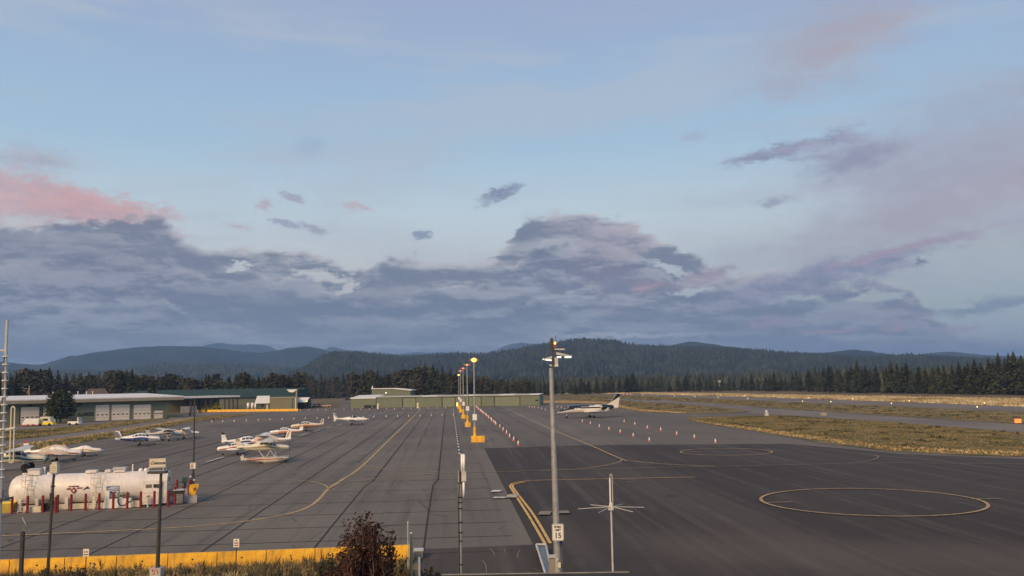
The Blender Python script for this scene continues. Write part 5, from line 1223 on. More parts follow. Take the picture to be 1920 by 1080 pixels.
for sg in (1, -1): mb.rings(foil((-7.5, -8.9, sg * .02, 5.02), (-8.3, -9.1, sg * 2.7, 5.02), .10))
mb.build('tailplane', JBLK, J)
for x, y in ((-1.1, 1.5), (-1.1, -1.5), (5.3, 0)):
    for dy in (-.14, .14): MB().cyl((x, y + dy - .08, .26), (x, y + dy + .08, .26), .26, n=12).build('wheel', TYRE, J)
    MB().cyl((x, y, .26), (x, y, 1.2), .07, n=8).build('gear_leg', LGREY, J)
patch('belly_stripe', JS, -3.5, 5.2, -60, -52, REDST, J, .01, 12, 1, 2.0)

# ================================================================ FUEL TANK
A0, B0 = G(22, 964), G(315, 951.5); fr = Frame(A0, B0); ang = fr.ang
def FT(u, v, z=0.):
    c, s = math.cos(ang), math.sin(ang); return Vector((fr.a.x + c * u - s * v, fr.a.y + s * u + c * v, z))
def tank(name, label, u0, u1, group, gap=None):
    r = 1.02; t = thing(name, label, 'tank', FT((u0 + u1) / 2, 1.9), ang, group); L = (u1 - u0); zc = .34 + r
    rs = []
    el_ = [(-L / 2, .05), (-L / 2 + .06, .45), (-L / 2 + .2, .75), (-L / 2 + .42, .93), (-L / 2 + .65, 1)] if gap else [(-L / 2, .8), (-L / 2 + .03, .94), (-L / 2 + .09, .985), (-L / 2 + .15, 1)]
    for x, k in el_ + [(L / 2 - .06, 1), (L / 2 - .02, .985), (L / 2, .95)]:
        rs.append([(x, r * k * math.cos(2 * PI * i / 40), zc + r * k * math.sin(2 * PI * i / 40)) for i in range(40)])
    sh = MB().rings(rs).build('shell', TANKW, t, 'auto')
    for x in np.arange(-L / 2 + 1.4, L / 2 - .5, 1.7): MB().rings([[(float(x) + d, (r + .006) * math.cos(2 * PI * i / 40), zc + (r + .006) * math.sin(2 * PI * i / 40)) for i in range(40)] for d in (0, .035)], cap=False).build('weld_seam', TANKW, sh)
    MB().box((0, -.62, .20), (L - .8, .25, .34)).box((0, .62, .20), (L - .8, .25, .34)).build('skid_rail', CREAM, t)
    for x in np.linspace(-L / 2 + .9, L / 2 - .9, 4 if L > 5 else 2): MB().prism_x([(-.85, .05), (.85, .05), (.95, .85), (.76, .68), (.34, .37), (-.34, .37), (-.76, .68), (-.95, .85)], float(x) - .1, float(x) + .1).build('saddle', TANKW, t)
    return t, L, zc, r
def ladder(t, x, r, zc, h=1.0, w_=.42):
    mb = MB(); y0, y1 = -r - .75, -r * .55; z1 = zc + r * .9
    for s in (-w_ / 2, w_ / 2): mb.tube([(x + s - .25, y0, 0), (x + s, -r - .12, zc + .1), (x + s, -r - .10, z1 + .05), (x + s, y1, z1 + .1)], .022)
    L = MB()
    ld = mb.build('ladder', CREAM, t)
    for k in range(8):
        f = k / 8; z = f * z1 + .12; yy = y0 + (-r - .12 - y0) * min(1, z / (zc + .1)); xx = x - .25 * max(0, 1 - z / (zc + .1))
        MB().cyl((xx - w_ / 2, yy, z), (xx + w_ / 2, yy, z), .02, n=5).build('rung', CREAM, ld)
    mb = MB()
    for z in (zc + .35, zc + .75, zc + 1.15): mb.tube([(x - w_ / 2 - .08, -r - .1, z), (x - w_ / 2 - .1, -r - .5, z), (x + w_ / 2 + .1, -r - .5, z), (x + w_ / 2 + .08, -r - .1, z)], .016, 4)
    for s in (-w_ / 2 - .1, w_ / 2 + .1): mb.tube([(x + s, -r - .5, zc + .35), (x + s, -r - .5, zc + 1.15)], .016, 4)
    mb.build('ladder_cage', CREAM, t)
def U(px, z=1., v=1.5):
    a, b = FT(0, v), FT(fr.L, v); return at_px(a, b, px, z) * fr.L
tk, L1, zc, r = tank('fuel_tank', 'short white fuel tank with rounded left end, left of the cage lamp pole', U(14.5), U(100), 'white fuel tanks', 'l')
off = (U(14.5) + U(100)) / 2
ladder(tk, U(60, 2) - off, r, zc)
MB().box((U(63, 2.5) - off, 0, zc + r + .18), (.75, .8, .36)).build('manway', TANKW, tk); MB().box((U(63, 2.5) - off, 0, zc + r + .38), (.85, .9, .06)).build('manway_lid', LGREY, tk)
MB().cyl((U(81, 3) - off, 0, zc + r - .05), (U(81, 3) - off, 0, zc + r + .42), .05, n=8).cyl((U(81, 3) - off, 0, zc + r + .42), (U(81, 3) - off, 0, zc + r + .5), .1, n=8).build('vent_pipe', WHITE, tk)
for px in (43, 90): MB().cyl((U(px, 2.5) - off, 0, zc + r - .02), (U(px, 2.5) - off, 0, zc + r + .12), .16, n=10).build('fitting', WHITE, tk)
u0, u1 = U(102), U(303, 1.4, .9); tk, L2, zc, r = tank('fuel_tank', 'long white fuel tank with ladder, blue banner and dispenser cabinet at its right end', u0, u1, 'white fuel tanks'); off = (u0 + u1) / 2
ladder(tk, U(187, 2) - off, r, zc)
for px, w_ in ((170, .7), (223, .75), (201, .35)): 
    MB().box((U(px, 2.5) - off, 0, zc + r + .09), (w_, .7, .18)).build('manway', TANKW, tk)
MB().box((U(223, 2.5) - off, 0, zc + r + .24), (.85, .8, .14)).build('manway_lid', LGREY, tk)
MB().cyl((U(247, 3) - off, 0, zc + r - .05), (U(247, 3) - off, 0, zc + r + .5), .045, n=8).build('vent_pipe', WHITE, tk)
for px in (262, 272): MB().sphere((U(px, 2.6) - off, 0, zc + r + .05), .16, 10, 5).build('fitting', WHITE, tk, True)
def on_tank(nm, xa, xb, za, zb, mat, out=.012, par=None):
    P = []
    for x in (xa, xb):
        for j in range(6):
            z = za + (zb - za) * j / 5; P.append((x, -math.sqrt(max(.01, r * r - (z - zc) ** 2)) - out, z))
    return MB().add(P, [(j, 6 + j, 7 + j, j + 1) for j in range(5)]).build(nm, mat, par or tk)
bz = FT(0, 1.9)
def Z(px, py, y=-1.0):
    u = U(px, 1.4, .9); p = FT(u, 1.9 + y); return ztop(p, py)
x0, x1 = U(200, 1.5, .9) - off, U(224.5, 1.5, .9) - off; bn = on_tank('banner', x0, x1, Z(212, 925), Z(212, 911), M('blue_banner', (.16, .20, .34), .5, var=.2))
for i, (a, b, c, d) in enumerate([(.10, .62, .62, .70), (.30, .95, .78, .86), (.25, .70, .40, .48), (.30, .62, .20, .27), (.66, .95, .52, .6), (.72, .92, .12, .30)]):
    on_tank('banner_stroke', x0 + (x1 - x0) * a, x0 + (x1 - x0) * b, Z(212, 925) + (Z(212, 911) - Z(212, 925)) * c, Z(212, 925) + (Z(212, 911) - Z(212, 925)) * d, WHITE, .02, bn)
tz = lambda z: -math.sqrt(max(.01, r * r - (z - zc) ** 2)) - .02
def tlabel(s, px, py, size, mat=RED):
    z = Z(px, py); a = math.atan2(z - zc, -tz(z)); return text(s, size, mat, tk, (U(px, z, .9) - off, tz(z), z), (PI / 2 - a, 0, 0), .003, 'lettering', off=.008)
tlabel('FLAMMABLE', 138.5, 912, .12); tlabel('KEEP', 129.5, 916.8, .13); tlabel('AWAY', 149.5, 915.2, .13)
z = Z(138.5, 919.5); xx = U(138.5, z, .9) - off; MB().add([(xx - .22, tz(z), z), (xx, tz(z) - .02, z - .22), (xx + .22, tz(z), z), (xx, tz(z + .22) - .02, z + .22)], [(0, 1, 2, 3)]).build('hazard_diamond', RED, tk)
MB().add([(xx - .08, tz(z) - .01, z), (xx, tz(z) - .03, z - .08), (xx + .08, tz(z) - .01, z), (xx, tz(z + .08) - .03, z + .08)], [(0, 1, 2, 3)]).build('diamond_mark', WHITE, tk)
z = Z(162, 915.5); xx = U(162, z, .9) - off; MB().add([(xx - .25, tz(z) - .01, z - .12), (xx + .02, tz(z) - .01, z - .02), (xx + .22, tz(z) - .01, z - .04), (xx + .1, tz(z) - .01, z + .14), (xx, tz(z) - .01, z + .1)], [(0, 1, 2, 3, 4)]).build('painted_mark', DARK, tk)
# dispenser cabinet that closes the right end
ex = u1 - off
cb = MB().prism_x([(-1.0, .2), (1.0, .2), (1.02, .9), (.98, 1.75), (.6, 2.28), (-.6, 2.28), (-.98, 1.75), (-1.02, .9)], ex - .02, ex + .35).build('end_cabinet', M('cabinet_paint', (.66, .62, .56), .45, var=.1), tk)
for z_ in (.55, .95, 1.35): MB().prism_x([(-1.0, z_), (1.0, z_), (1.0, z_ + .05), (-1.0, z_ + .05)], ex + .34, ex + .37).build('louvre', TAUPE, cb)
MB().box((ex + .36, .0, 1.85), (.03, .7, .08)).box((ex + .36, .1, 1.68), (.03, .08, .26)).box((ex + .36, -.3, 1.76), (.03, .07, .22)).build('painted_script', DARK, cb)
xa, xb = U(267, 1.2, .7) - off, U(301, 1.2, .7) - off; fc_ = MB().box(((xa + xb) / 2, -1.0, .98), (xb - xa, .40, 1.6)).build('dispenser_cabinet', TANKW, tk)
for a, b in ((.18, .52), (.60, .93)): MB().box((xa + (xb - xa) * (a + b) / 2, -1.205, 1.42), ((xb - xa) * (b - a), .02, .24)).build('display_window', GLASS if a > .5 else M('grey_display', (.16, .16, .12), .3), fc_)
for z_ in (.35, .95): MB().box(((xa + xb) / 2, -1.203, z_), ((xb - xa) * .86, .02, .02)).build('panel_joint', TAUPE, fc_)
# script sign standing on the tank
p = FT(U(294, 3.2), 1.9, 2.40); t = thing('shop_sign', 'cream box sign with dark script lettering standing on the right end of the tank', 'sign', p, ang - R(3))
w_ = 30 * .0345; MB().box((0, 0, .52), (w_ * 1.06, .22, .52)).build('sign_box', M('cream_sign_face', (.66, .60, .48), .5, var=.06), t)
MB().box((0, -.10, .22), (w_ * 1.15, .1, .05)).box((0, -.10, .80), (w_ * 1.08, .06, .04)).build('sign_frame', CREAM, t); MB().box((-w_ * .53 - .02, 0, .52), (.05, .24, .54)).build('sign_end', REDST, t)
for x in (-.5, .5): MB().tube([(x - .08, -.25, 0), (x, 0, .28), (x + .08, .25, 0)], .03).build('foot', CREAM, t)
text('Columna', .30, DARK, t, (.0, -.125, .50), (PI / 2, 0, 0), .004, 'lettering', shear=.5, space=.92, off=.006)
# pump set and hoses in front
p = FT(U(222, .3, .75), .75); t = thing('pump_unit', 'white pump unit with grey pipes and black hose in front of the tank', 'pump', p, ang)
MB().box((.1, 0, .36), (1.5, .55, .62)).build('housing', WHITE, t); MB().prism_y([(-.95, .05), (-.60, .05), (-.55, 1.2), (-.75, 1.25)], -.25, .25).build('side_shield', WHITE, t)
MB().tube([(-.5, -.1, .80), (.9, -.1, .82)], .06, 8).tube([(.0, -.1, .8), (0, -.1, 1.0), (.35, -.1, 1.05)], .05, 8).build('pipe', GALVD, t)
MB().cyl((.1, -.12, .92), (.45, -.12, .98), .12, n=10).cyl((.55, -.1, .95), (.75, -.1, .95), .09, n=8).build('motor', GALVD, t)
MB().tube([(.05, -.3, .8), (.02, -.34, .5), (.15, -.36, .25), (.40, -.36, .22), (.62, -.34, .4), (.85, -.3, .5)], .03, 6).build('hose', BLK, t)
MB().box((1.15, 0, .26), (.55, .5, .4)).build('step_box', CREAM, t)
p = FT(U(277, .3, .35), .35); t = thing('hydrant_post', 'short beige pipe stand with handle in front of the dispenser cabinet', 'pipe stand', p, ang); MB().cyl((0, 0, 0), (0, 0, .72), .06, n=8).build('pipe', CREAM, t); MB().cyl((-.08, 0, .75), (.12, 0, .80), .07, n=8).build('handle', TAUPE, t)
p = FT(U(68, .3, .4), 1.0 - .6) ; t = thing('concrete_block', 'pale concrete block at the foot of the left ladder', 'block', p, ang); MB().box((0, 0, .2), (1.1, .4, .4)).build('block', CREAM, t)
p = FT(U(83, .3, .3), .3); t = thing('hand_pump', 'small dark pump between the third and fourth red bollards', 'pump', p, ang); MB().box((0, 0, .35), (.35, .3, .5)).build('body', BLK, t); MB().tube([(-.3, 0, 0), (-.3, 0, .8), (.3, 0, .8), (.3, 0, 0)], .03).build('frame', DARK, t)
p = FT(U(5, .3, 1.0), 1.0); t = thing('yellow_bin', 'yellow bin left of the short fuel tank', 'bin', p, ang); MB().prism_y([(-.7, 0), (.7, 0), (.78, .62), (-.78, .62)], -.35, .35).build('tub', M('mustard_paint', (.50, .38, .05), .6), t); MB().box((0, 0, .66), (1.6, .75, .07)).build('lid', YEL2, t)
# red bollards
def bollard(px, py, h, label, rust=False):
    t = thing('bollard', label, 'bollard', G(px, py), 0, 'red bollards round the fuel tanks'); MB().cyl((0, 0, 0), (0, 0, h), .085, n=12).build('post', RED, t); MB().sphere((0, 0, h), .085, 12, 4, (1, 1, .5)).build('cap', RED, t, True)
    MB().cyl((0, 0, 0), (0, 0, .05), .15, n=10).build('foot', RED, t)
fx = [22, 51, 79.5, 107.5, 133, 160, 185.5, 212, 238.3, 263.5, 289, 315]
for i, x in enumerate(fx): bollard(x, np.interp(x, [22, 315], [964, 951.3]), 1.12, 'red bollard, %s from the left in the front row before the tanks' % ORD[i])
bollard(3, 950, 1.12, 'red bollard at the left picture edge beside the yellow bin'); bollard(104, 962, 1.05, 'red bollard just left of the fourth, set slightly back')
bollard(328, 947, 1.25, 'red bollard left of the grey cart by the hose reel'); bollard(331.5, 930, 1.2, 'red bollard behind the hose reel'); bollard(343, 944, 1.2, 'red bollard between the grey cart and green box')
bollard(355, 931, 1.2, 'red bollard left of the yellow extinguisher box'); bollard(357.5, 929.5, 1.2, 'red bollard close behind the yellow extinguisher box')
p = G(335, 946) ; t = thing('hose_cart', 'grey cart with black top beside the pink hose reel', 'cart', p, ang); MB().box((0, 0, .45), (.6, .5, .7)).build('body', GALVD, t); MB().box((0, 0, .9), (.7, .6, .2)).build('top', BLK, t); MB().box((0, 0, 1.03), (.72, .62, .06)).build('lid', LGREY, t)
p = G(327, 943.5); t = thing('hose_reel', 'pale pink hose reel disc between two red bollards', 'hose reel', p, ang); MB().cyl((0, -.1, .75), (0, .1, .75), .32, n=18).build('disc', M('pink_paint', (.62, .36, .32), .5), t); MB().cyl((0, -.14, .75), (0, .14, .75), .10, n=10).build('hub', WHITE, t); MB().box((0, 0, .35), (.1, .1, .7)).build('stand', RED, t)
p = G(346, 941.5); t = thing('post_box', 'dark green box on a dark and white post', 'box', p, ang); MB().box((0, 0, 1.55), (.32, .28, .42)).build('box', M('green_box', (.03, .10, .08), .5), t); MB().box((0, 0, 1.1), (.14, .14, .5)).build('post', DARK, t); MB().box((.08, 0, .48), (.2, .2, .94)).build('base', WHITE, t)
p = G(360, 943); t = thing('extinguisher_box', 'yellow cabinet tilted on a white concrete base at the foot of the thin pole', 'fire extinguisher', p, ang + R(10)); MB().box((0, 0, .28), (.62, .5, .56)).build('base', CONC, t)
MB().prism_y([(-.22, .57), (.18, .57), (.40, 1.15), (.42, 1.32), (-.18, 1.26)], -.24, .24).build('cabinet', YEL, t); MB().box((.18, -.25, .98), (.16, .03, .2)).build('emblem', REDST, t); MB().box((.1, -.255, .98), (.03, .03, .2)).build('emblem_stroke', BLK, t)

# ================================================================ BARRIER ROW IN FRONT
BA, BB = W(-110, 1068, 39.0), W(768.5, 1062, 40.9); BA.z = BB.z = 0
cand = [-85, 20, 123, 220, 316, 408, 500, 591, 683, 768.5]
fa = Frame(G(0, 1085.5), G(768, 1055.6)); 
def jersey(name, a, L, angz, label, group, s=1., joint=True):
    t = thing(name, label, 'barrier', a, angz, group)
    pr = [(-.30, .0), (.30, .0), (.30, .08), (.16, .30), (.10, .81), (-.10, .81), (-.16, .30), (-.30, .08)]
    MB().prism_x(pr, .018, L - .018).build('barrier_body', YEL, t)
    for x in (L * .5,): MB().cyl((x, -.13, .55), (x, -.16, .55), .035, n=8).build('lifting_hole', BLK, t)
    for x in (L * .25, L * .75): MB().box((x, 0, .03), (.4, .604, .06)).build('fork_slot', BLK, t)
    MB().box((L, 0, .40), (.03, .14, .6)).build('joint_gap', BLK, t)
    return t
zt_ = .81
for i, (x0, x1) in enumerate(zip(cand, cand[1:])):
    u0, u1 = fa.u(x0, .75), fa.u(x1, .75); d = fa.b - fa.a; d.normalize(); a = fa.a + d * u0 + Vector((0, 0, random.uniform(-.0, .0)))
    jersey('yellow_barrier', a, u1 - u0, fa.ang + R(random.uniform(-.25, .25)), 'yellow concrete barrier, %s from the left in the foreground row' % ORD[i], 'yellow barriers in the foreground')
ff = Frame(G(378, 772.8), G(559, 771.0)); n = 10
for i in range(n):
    d = (ff.b - ff.a) / n; jersey('yellow_barrier', ff.a + d * i, ff.L / n, ff.ang, 'distant yellow barrier, %s from the left before the far sheds' % ORD[i], 'distant yellow barriers')

# ================================================================ LAMP POLES ON YELLOW BASES
def base_block(name, p, s, label, group=None):
    t = thing(name, label, 'concrete base', p, 0, group)
    MB().prism_x([(-.55, 0), (.55, 0), (.50, .9), (-.50, .9)], -.52, .52).build('block', YEL, t); return t
PD = [(890.5, 829, 677, 0), (877, 800.5, 685.5, 1), (869.2, 784.8, 692, 1), (864, 773.5, 696.5, 1), (860.8, 766.8, 704, 0)]
side = [(902, 829, .95), None, (872.5, 784.6, .8), None, None]
for i, (px, py, ty, dim) in enumerate(PD):
    p = G(px, py); h = ztop(p, ty)
    t = thing('apron_lamp_pole', 'tall grey apron lamp pole on a yellow base, %s in the row from the front' % ORD[i], 'lamp pole', p, 0, 'apron lamp poles')
    MB().prism_x([(-.55, 0), (.55, 0), (.50, .85), (-.50, .85)], -.52, .52).build('base_block', YEL, t)
    MB().cyl((0, 0, .85), (0, 0, 2.15), .24, .19, 12).build('lower_sleeve', YEL, t)
    MB().cyl((0, 0, 2.15), (0, 0, h), .13, .085, 10).build('pole', GALV, t)
    MB().box((0, -.25, 3.45), (.60, .22, .85)).build('notice_board', WHITE, t)
    MB().box((0, 0, h + .05), (1.0, .25, .14)).build('crossarm', GALV, t)
    for sg in (-1, 1): MB().box((sg * .45, -.12, h + .15), (.42, .4, .34)).build('lamp_head', GALVD, t)
    MB().sphere((0, -.34, h + .14), .36 if i == 0 else (.30 if i == 4 else .22), 10, 6, (1, .5, .8)).build('lamp_lens', ORLIT if not dim else REDLIT, t, True)
    if side[i]: q = G(side[i][0], side[i][1]); b = base_block('concrete_block', q, 1, 'yellow block standing right of the %s lamp pole base' % ('nearest' if i == 0 else 'third')); b.scale = (side[i][2],) * 3

# ================================================================ CONES
def cone_proto(name, label, loc, group, h=.72):
    t = thing(name, label, 'traffic cone', loc, 0, group); t.scale = (h / .72,) * 3
    MB().box((0, 0, .02), (.40, .40, .04)).build('base', ORNG, t); MB().cyl((0, 0, .04), (0, 0, .72), .16, .03, 10).build('cone_body', ORNG, t)
    MB().cyl((0, 0, .26), (0, 0, .64), .122, .052, 10, cap=False).build('reflective_band', WHITE, t); return t
a, b = G(973.5, 835), G(892.5, 763.5); D = (b - a).length; ds = [0, 9, 17, 27, 37, 48, 58]; x = 64
while x < D: ds.append(x); x += 5.4
P0 = None
for i, d in enumerate(ds):
    p = a + (b - a) * d / D + Vector((random.uniform(-.15, .15), 0, 0)); lab = 'orange and white cone, %s from the front in the line beside the yellow bases' % ORD[i]
    if P0 is None: P0 = cone_proto('traffic_cone', lab, p, 'cones in the long line down the apron', .70)
    else: dup(P0, p, 0, lab)
for i, (x, y) in enumerate([(1217.5, 828), (1187.5, 819), (1163, 812), (1142, 806.5), (1124, 801.5), (1107, 796), (1092, 792)]): dup(P0, G(x, y), 0, 'orange and white cone, %s from the front in the row near the jet nose' % ORD[i], group='cones right of the jet, first row', scale=.86)
for i, (x, y) in enumerate([(1341.5, 831), (1302, 822), (1269, 816), (1239, 808), (1214, 804), (1190.5, 797), (1170.5, 792)]): dup(P0, G(x, y), 0, 'orange and white cone, %s from the front in the row right of the jet' % ORD[i], group='cones right of the jet, second row', scale=.86)
for i, (x, y) in enumerate([(993, 764.6), (998, 764.8), (1002.5, 765), (1009, 766), (1015, 767.5), (1022.5, 769.5), (1045.5, 764), (1052.5, 765.2)]): dup(P0, G(x, y), 0, 'small cone, %s from the left by the right end of the hangar' % ORD[i], group='cones by the hangar end', scale=.9)
for i, (x, y) in enumerate([(397, 792.6), (417.5, 792.2), (439, 791.5), (462, 790.4), (484, 789.5), (506, 788.8), (529, 788), (551, 787.2), (572.5, 786.4), (594.5, 786), (616, 785.5), (681, 783.8), (701, 783.3), (724, 782.7), (745.5, 782.4), (766, 782), (787.5, 781.4), (809, 780.6), (829, 780.2), (850, 779.8)]):
    dup(P0, G(x, y), 0, 'faded cone, %s from the left in the nearer cross row' % ORD[i], group='cones in the nearer cross row', scale=.85)
for i, x in enumerate([563, 579, 596, 611, 627.5, 645, 660.5, 676.5, 692.5, 725, 740, 756, 771, 787, 803, 819, 835]):
    dup(P0, G(x, np.interp(x, [560, 700, 840], [770.5, 768.6, 765.9])), 0, 'faded cone, %s from the left in the far cross row' % ORD[i], group='cones in the far cross row', scale=.8)

# ================================================================ RUNWAY LIGHTS
def rl(px, py, mat, label, grp, r_=.20):
    p = G(px, py); t = thing('runway_light', label, 'runway light', p, 0, grp); MB().cyl((0, 0, 0), (0, 0, .35), .06, n=6).build('stem', DARK, t); MB().sphere((0, 0, .48), r_, 8, 5).build('lens', mat, t, True)
ys = [(1205.5, 741.5), (1233, 742), (1265, 743.5), (1280, 740.8), (1303, 745), (1312.5, 741.4), (1347, 746.8), (1351, 742), (1396, 743.2), (1402.5, 749), (1451, 745), (1505, 754.5), (1516.5, 747.8), (1558, 755.5), (1599, 749.8), (1671.5, 759), (1705, 753.5), (1832.5, 766), (1846, 758.5)]
for i, (x, y) in enumerate(ys): rl(x, y + .6, YLIT, 'yellow-white runway edge light, %s from the left' % ORD[i], 'runway edge lights', .16)
for i, (x, y) in enumerate([(1169, 740.3), (1176, 740.6), (1182.5, 740.4), (1257, 739.5), (1262, 739.6)]): rl(x, y + .8, REDLIT, 'red light, %s from the left, low behind the jet tail' % ORD[i], 'red runway end lights', .2)
p = G(1909, 795); t = thing('taxiway_sign', 'small orange-red taxiway sign at the right picture edge', 'sign', p, R(-10)); MB().box((0, 0, .50), (.95, .2, .65)).build('face', REDLIT and M('lit_red_sign', (1, .22, .05), .5, emit=1.2), t)
for x in (-.3, .3): MB().box((x, 0, .08), (.1, .1, .16)).build('leg', DARK, t)
p = G(1437.5, 780.5); t = thing('marker_box', 'small white box on a stand where grass meets the taxiway', 'box', p, 0); MB().box((0, 0, .4), (.7, .5, .8)).build('base', LGREY, t); MB().sphere((0, 0, 1.05), .25, 8, 5).build('lamp', WHITE, t)
p = G(1544, 779.5); t = thing('junction_box', 'low tan box beside the taxiway edge', 'box', p, 0); MB().box((0, 0, .25), (1.1, .6, .5)).build('housing', TAUPE, t); MB().box((0, 0, .53), (1.2, .7, .06)).build('lid', CREAM, t)

# ================================================================ NEAR MASTS
def base_of(px, py, dep): q = W(px, py, dep); return Vector((q.x, q.y, 0))
# tall lamp and radio mast
mp = base_of(1046.3, 1060, 36.5); t = thing('lamp_mast', 'tall grey steel mast with twin lamp heads and radio gear, carrying the speed sign', 'mast', mp, YAW)
px_m = 36.5 / F
def MZ(py): return ztop(mp, py)
mtop = MZ(690)
lean = -.055
MB().cyl((0, 0, 0), (lean * 2, 0, mtop), .155, .085, 16).build('pole', GALV, t); MB().cyl((0, 0, 0), (0, 0, .06), .3, n=12).build('flange', GALV, t)
def mx(px, py): return (px - proj((mp.x, mp.y, MZ(py)))[0]) * px_m
MB().box((mx(1036.6, 660), .0, (MZ(640) + MZ(690)) / 2), (.10, .12, MZ(640) - MZ(690))).build('upper_post', DARK, t)
MB().box((mx(1034.5, 650), -.02, MZ(646)), (.13, .14, .5)).build('radio_box', DARK, t)
for x, y0, y1 in ((1035, 633, 640), (1042, 629, 645)): MB().cyl((mx(x, 640), 0, MZ(y1)), (mx(x, 640), 0, MZ(y0)), .018, n=6).build('aerial', GALVD, t)
MB().sphere((mx(1040.5, 643), 0, MZ(643.5)), .052, 10, 6).build('obstruction_lamp', ORLIT, t, True)
MB().box((mx(1039.5, 648), 0, MZ(649)), (.14, .14, .10)).build('lamp_base', REDST, t)
MB().box((mx(1049.5, 655), 0, MZ(655.2)), (.42, .14, .055)).build('upper_arm', LGREY, t); MB().box((mx(1044.5, 657), 0, MZ(657.6)), (.22, .12, .05)).build('arm_bracket', BLK, t)
for (xa, ya, xb, yb, nm) in ((1043, 662, 1073, 668.5, 'right'), (1035, 669, 1018, 673.5, 'left')):
    hd = MB().prism_y([(mx(xa, ya), MZ(ya - 1.6)), (mx(xb, yb), MZ(yb - 1)), (mx(xb, yb), MZ(yb + 1.3)), (mx(xa, ya), MZ(ya + 3.2))], -.13, .13).build('lamp_arm', LGREY, t)
    c = (mx(1065.5, 670), MZ(670.3)) if nm == 'right' else (mx(1025.5, 674.5), MZ(674.3))
    l_ = MB().box((0, 0, 0), (.26 if nm == 'right' else .35, .16, .045)).build('lamp_lens', WLIT, t); l_.location = (c[0], -.02, c[1]); l_.rotation_euler = (0, 0 if nm == 'right' else R(9), 0)
MB().box((mx(1048.5, 670), -.03, MZ(669.8)), (.16, .12, .05)).build('small_lamp', WLIT, t)
MB().box((mx(1043, 678), -.12, MZ(678.5)), (.13, .12, .36)).build('equipment_box', LGREY, t); MB().box((mx(1043, 686), -.12, MZ(686)), (.15, .13, .05)).build('box_foot', WHITE, t)
MB().cyl((mx(1030, 685), 0, MZ(684.5)), (mx(1036, 686), 0, MZ(686)), .035, n=8).build('camera_head', LGREY, t)
MB().tube([(mx(1051, 1025) , -.02, 0), (mx(1051.5, 1025), -.02, MZ(1014))], .022, 6).build('conduit', BLK, t); MB().tube([(mx(1053.4, 1030), -.02, 0), (mx(1053.4, 1030), -.02, MZ(1010))], .018, 6).build('cable', GALVD, t)
MB().box((mx(1048.5, 1058), -.15, MZ(1058)), (.11, .03, .2)).build('notice', CREAM, t); MB().box((mx(1045, 1048), -.13, MZ(1048)), (.08, .12, .08)).build('clamp', LGREY, t)
sp_ = W(1046, 998, 36.1); t = thing('speed_limit_sign', 'white speed limit 15 sign bolted to the tall mast', 'sign', sp_, YAW); sw, sh_ = .455, .655
def rrect(w_, h_, r_): 
    return [(sx * (w_ / 2 - r_) + r_ * math.cos(a + k * PI / 8), sy * (h_ / 2 - r_) + r_ * math.sin(a + k * PI / 8)) for (sx, sy, a) in ((1, 1, 0), (-1, 1, PI / 2), (-1, -1, PI), (1, -1, 3 * PI / 2)) for k in range(5)]
MB().prism_y(rrect(sw, sh_, .05), -.004, .004).build('sign_plate', M('sign_white', (.80, .78, .72), .4, var=.04), t)
o = rrect(sw - .035, sh_ - .035, .04); i_ = rrect(sw - .055, sh_ - .055, .035); n = len(o)
MB().add([(x, -.0065, z) for x, z in o] + [(x, -.0065, z) for x, z in i_], [(k, (k + 1) % n, n + (k + 1) % n, n + k) for k in range(n)]).build('border', BLK, t)
text('SPEED', .115, BLK, t, (0, -.007, .205), off=.003, space=.95); text('LIMIT', .115, BLK, t, (0, -.007, .085), off=.003, space=.95); text('15', .30, BLK, t, (0, -.007, -.135), off=.005, space=.95)
for z in (.22, -.24): MB().box((0, .05, z), (.2, .1, .03)).build('bracket', GALV, t)
# gate operator and rail at the foot of the mast
gp = base_of(1035.5, 1062, 34.0); t = thing('gate_operator', 'grey gate cabinet at the foot of the mast', 'cabinet', gp, YAW); z1 = ztop(gp, 1044)
MB().box((0, 0, z1 / 2), (.26, .3, z1)).build('housing', M('taupe_cabinet', (.26, .23, .21), .6, var=.1), t); MB().box((0, -.02, z1 + .03), (.27, .36, .05)).build('cap', LGREY, t); MB().box((.14, -.02, z1 / 2), (.03, .34, z1)).build('side_trim', LGREY, t)
A_, B_, C_, D_ = G(1006, 1033), G(1024, 1033), G(1036, 1092), G(1024, 1092)
t = thing('gate_rail', 'pale steel sliding gate panel lying open left of the gate cabinet', 'gate', Vector((A_.x, A_.y, 0)), 0)
def loc_(p, z): return (p.x - A_.x, p.y - A_.y, z)
mb = MB(); zt2 = .30
pa, pb, pc, pd = loc_(A_, zt2), loc_(B_, zt2), loc_(C_, zt2), loc_(D_, zt2)
mb.tube([pa, pb, pc, pd, pa], .055, 4); mb.build('frame', LGREY, t)
MB().add([(pa[0], pa[1], .24), (pb[0], pb[1], .24), (pc[0], pc[1], .24), (pd[0], pd[1], .24)], [(0, 3, 2, 1)]).build('panel', M('blue_grey_panel', (.12, .14, .16), .4), t)
for p in (pa, pb, pc, pd): MB().box((p[0], p[1], .14), (.06, .06, .28)).build('foot', GALVD, t)

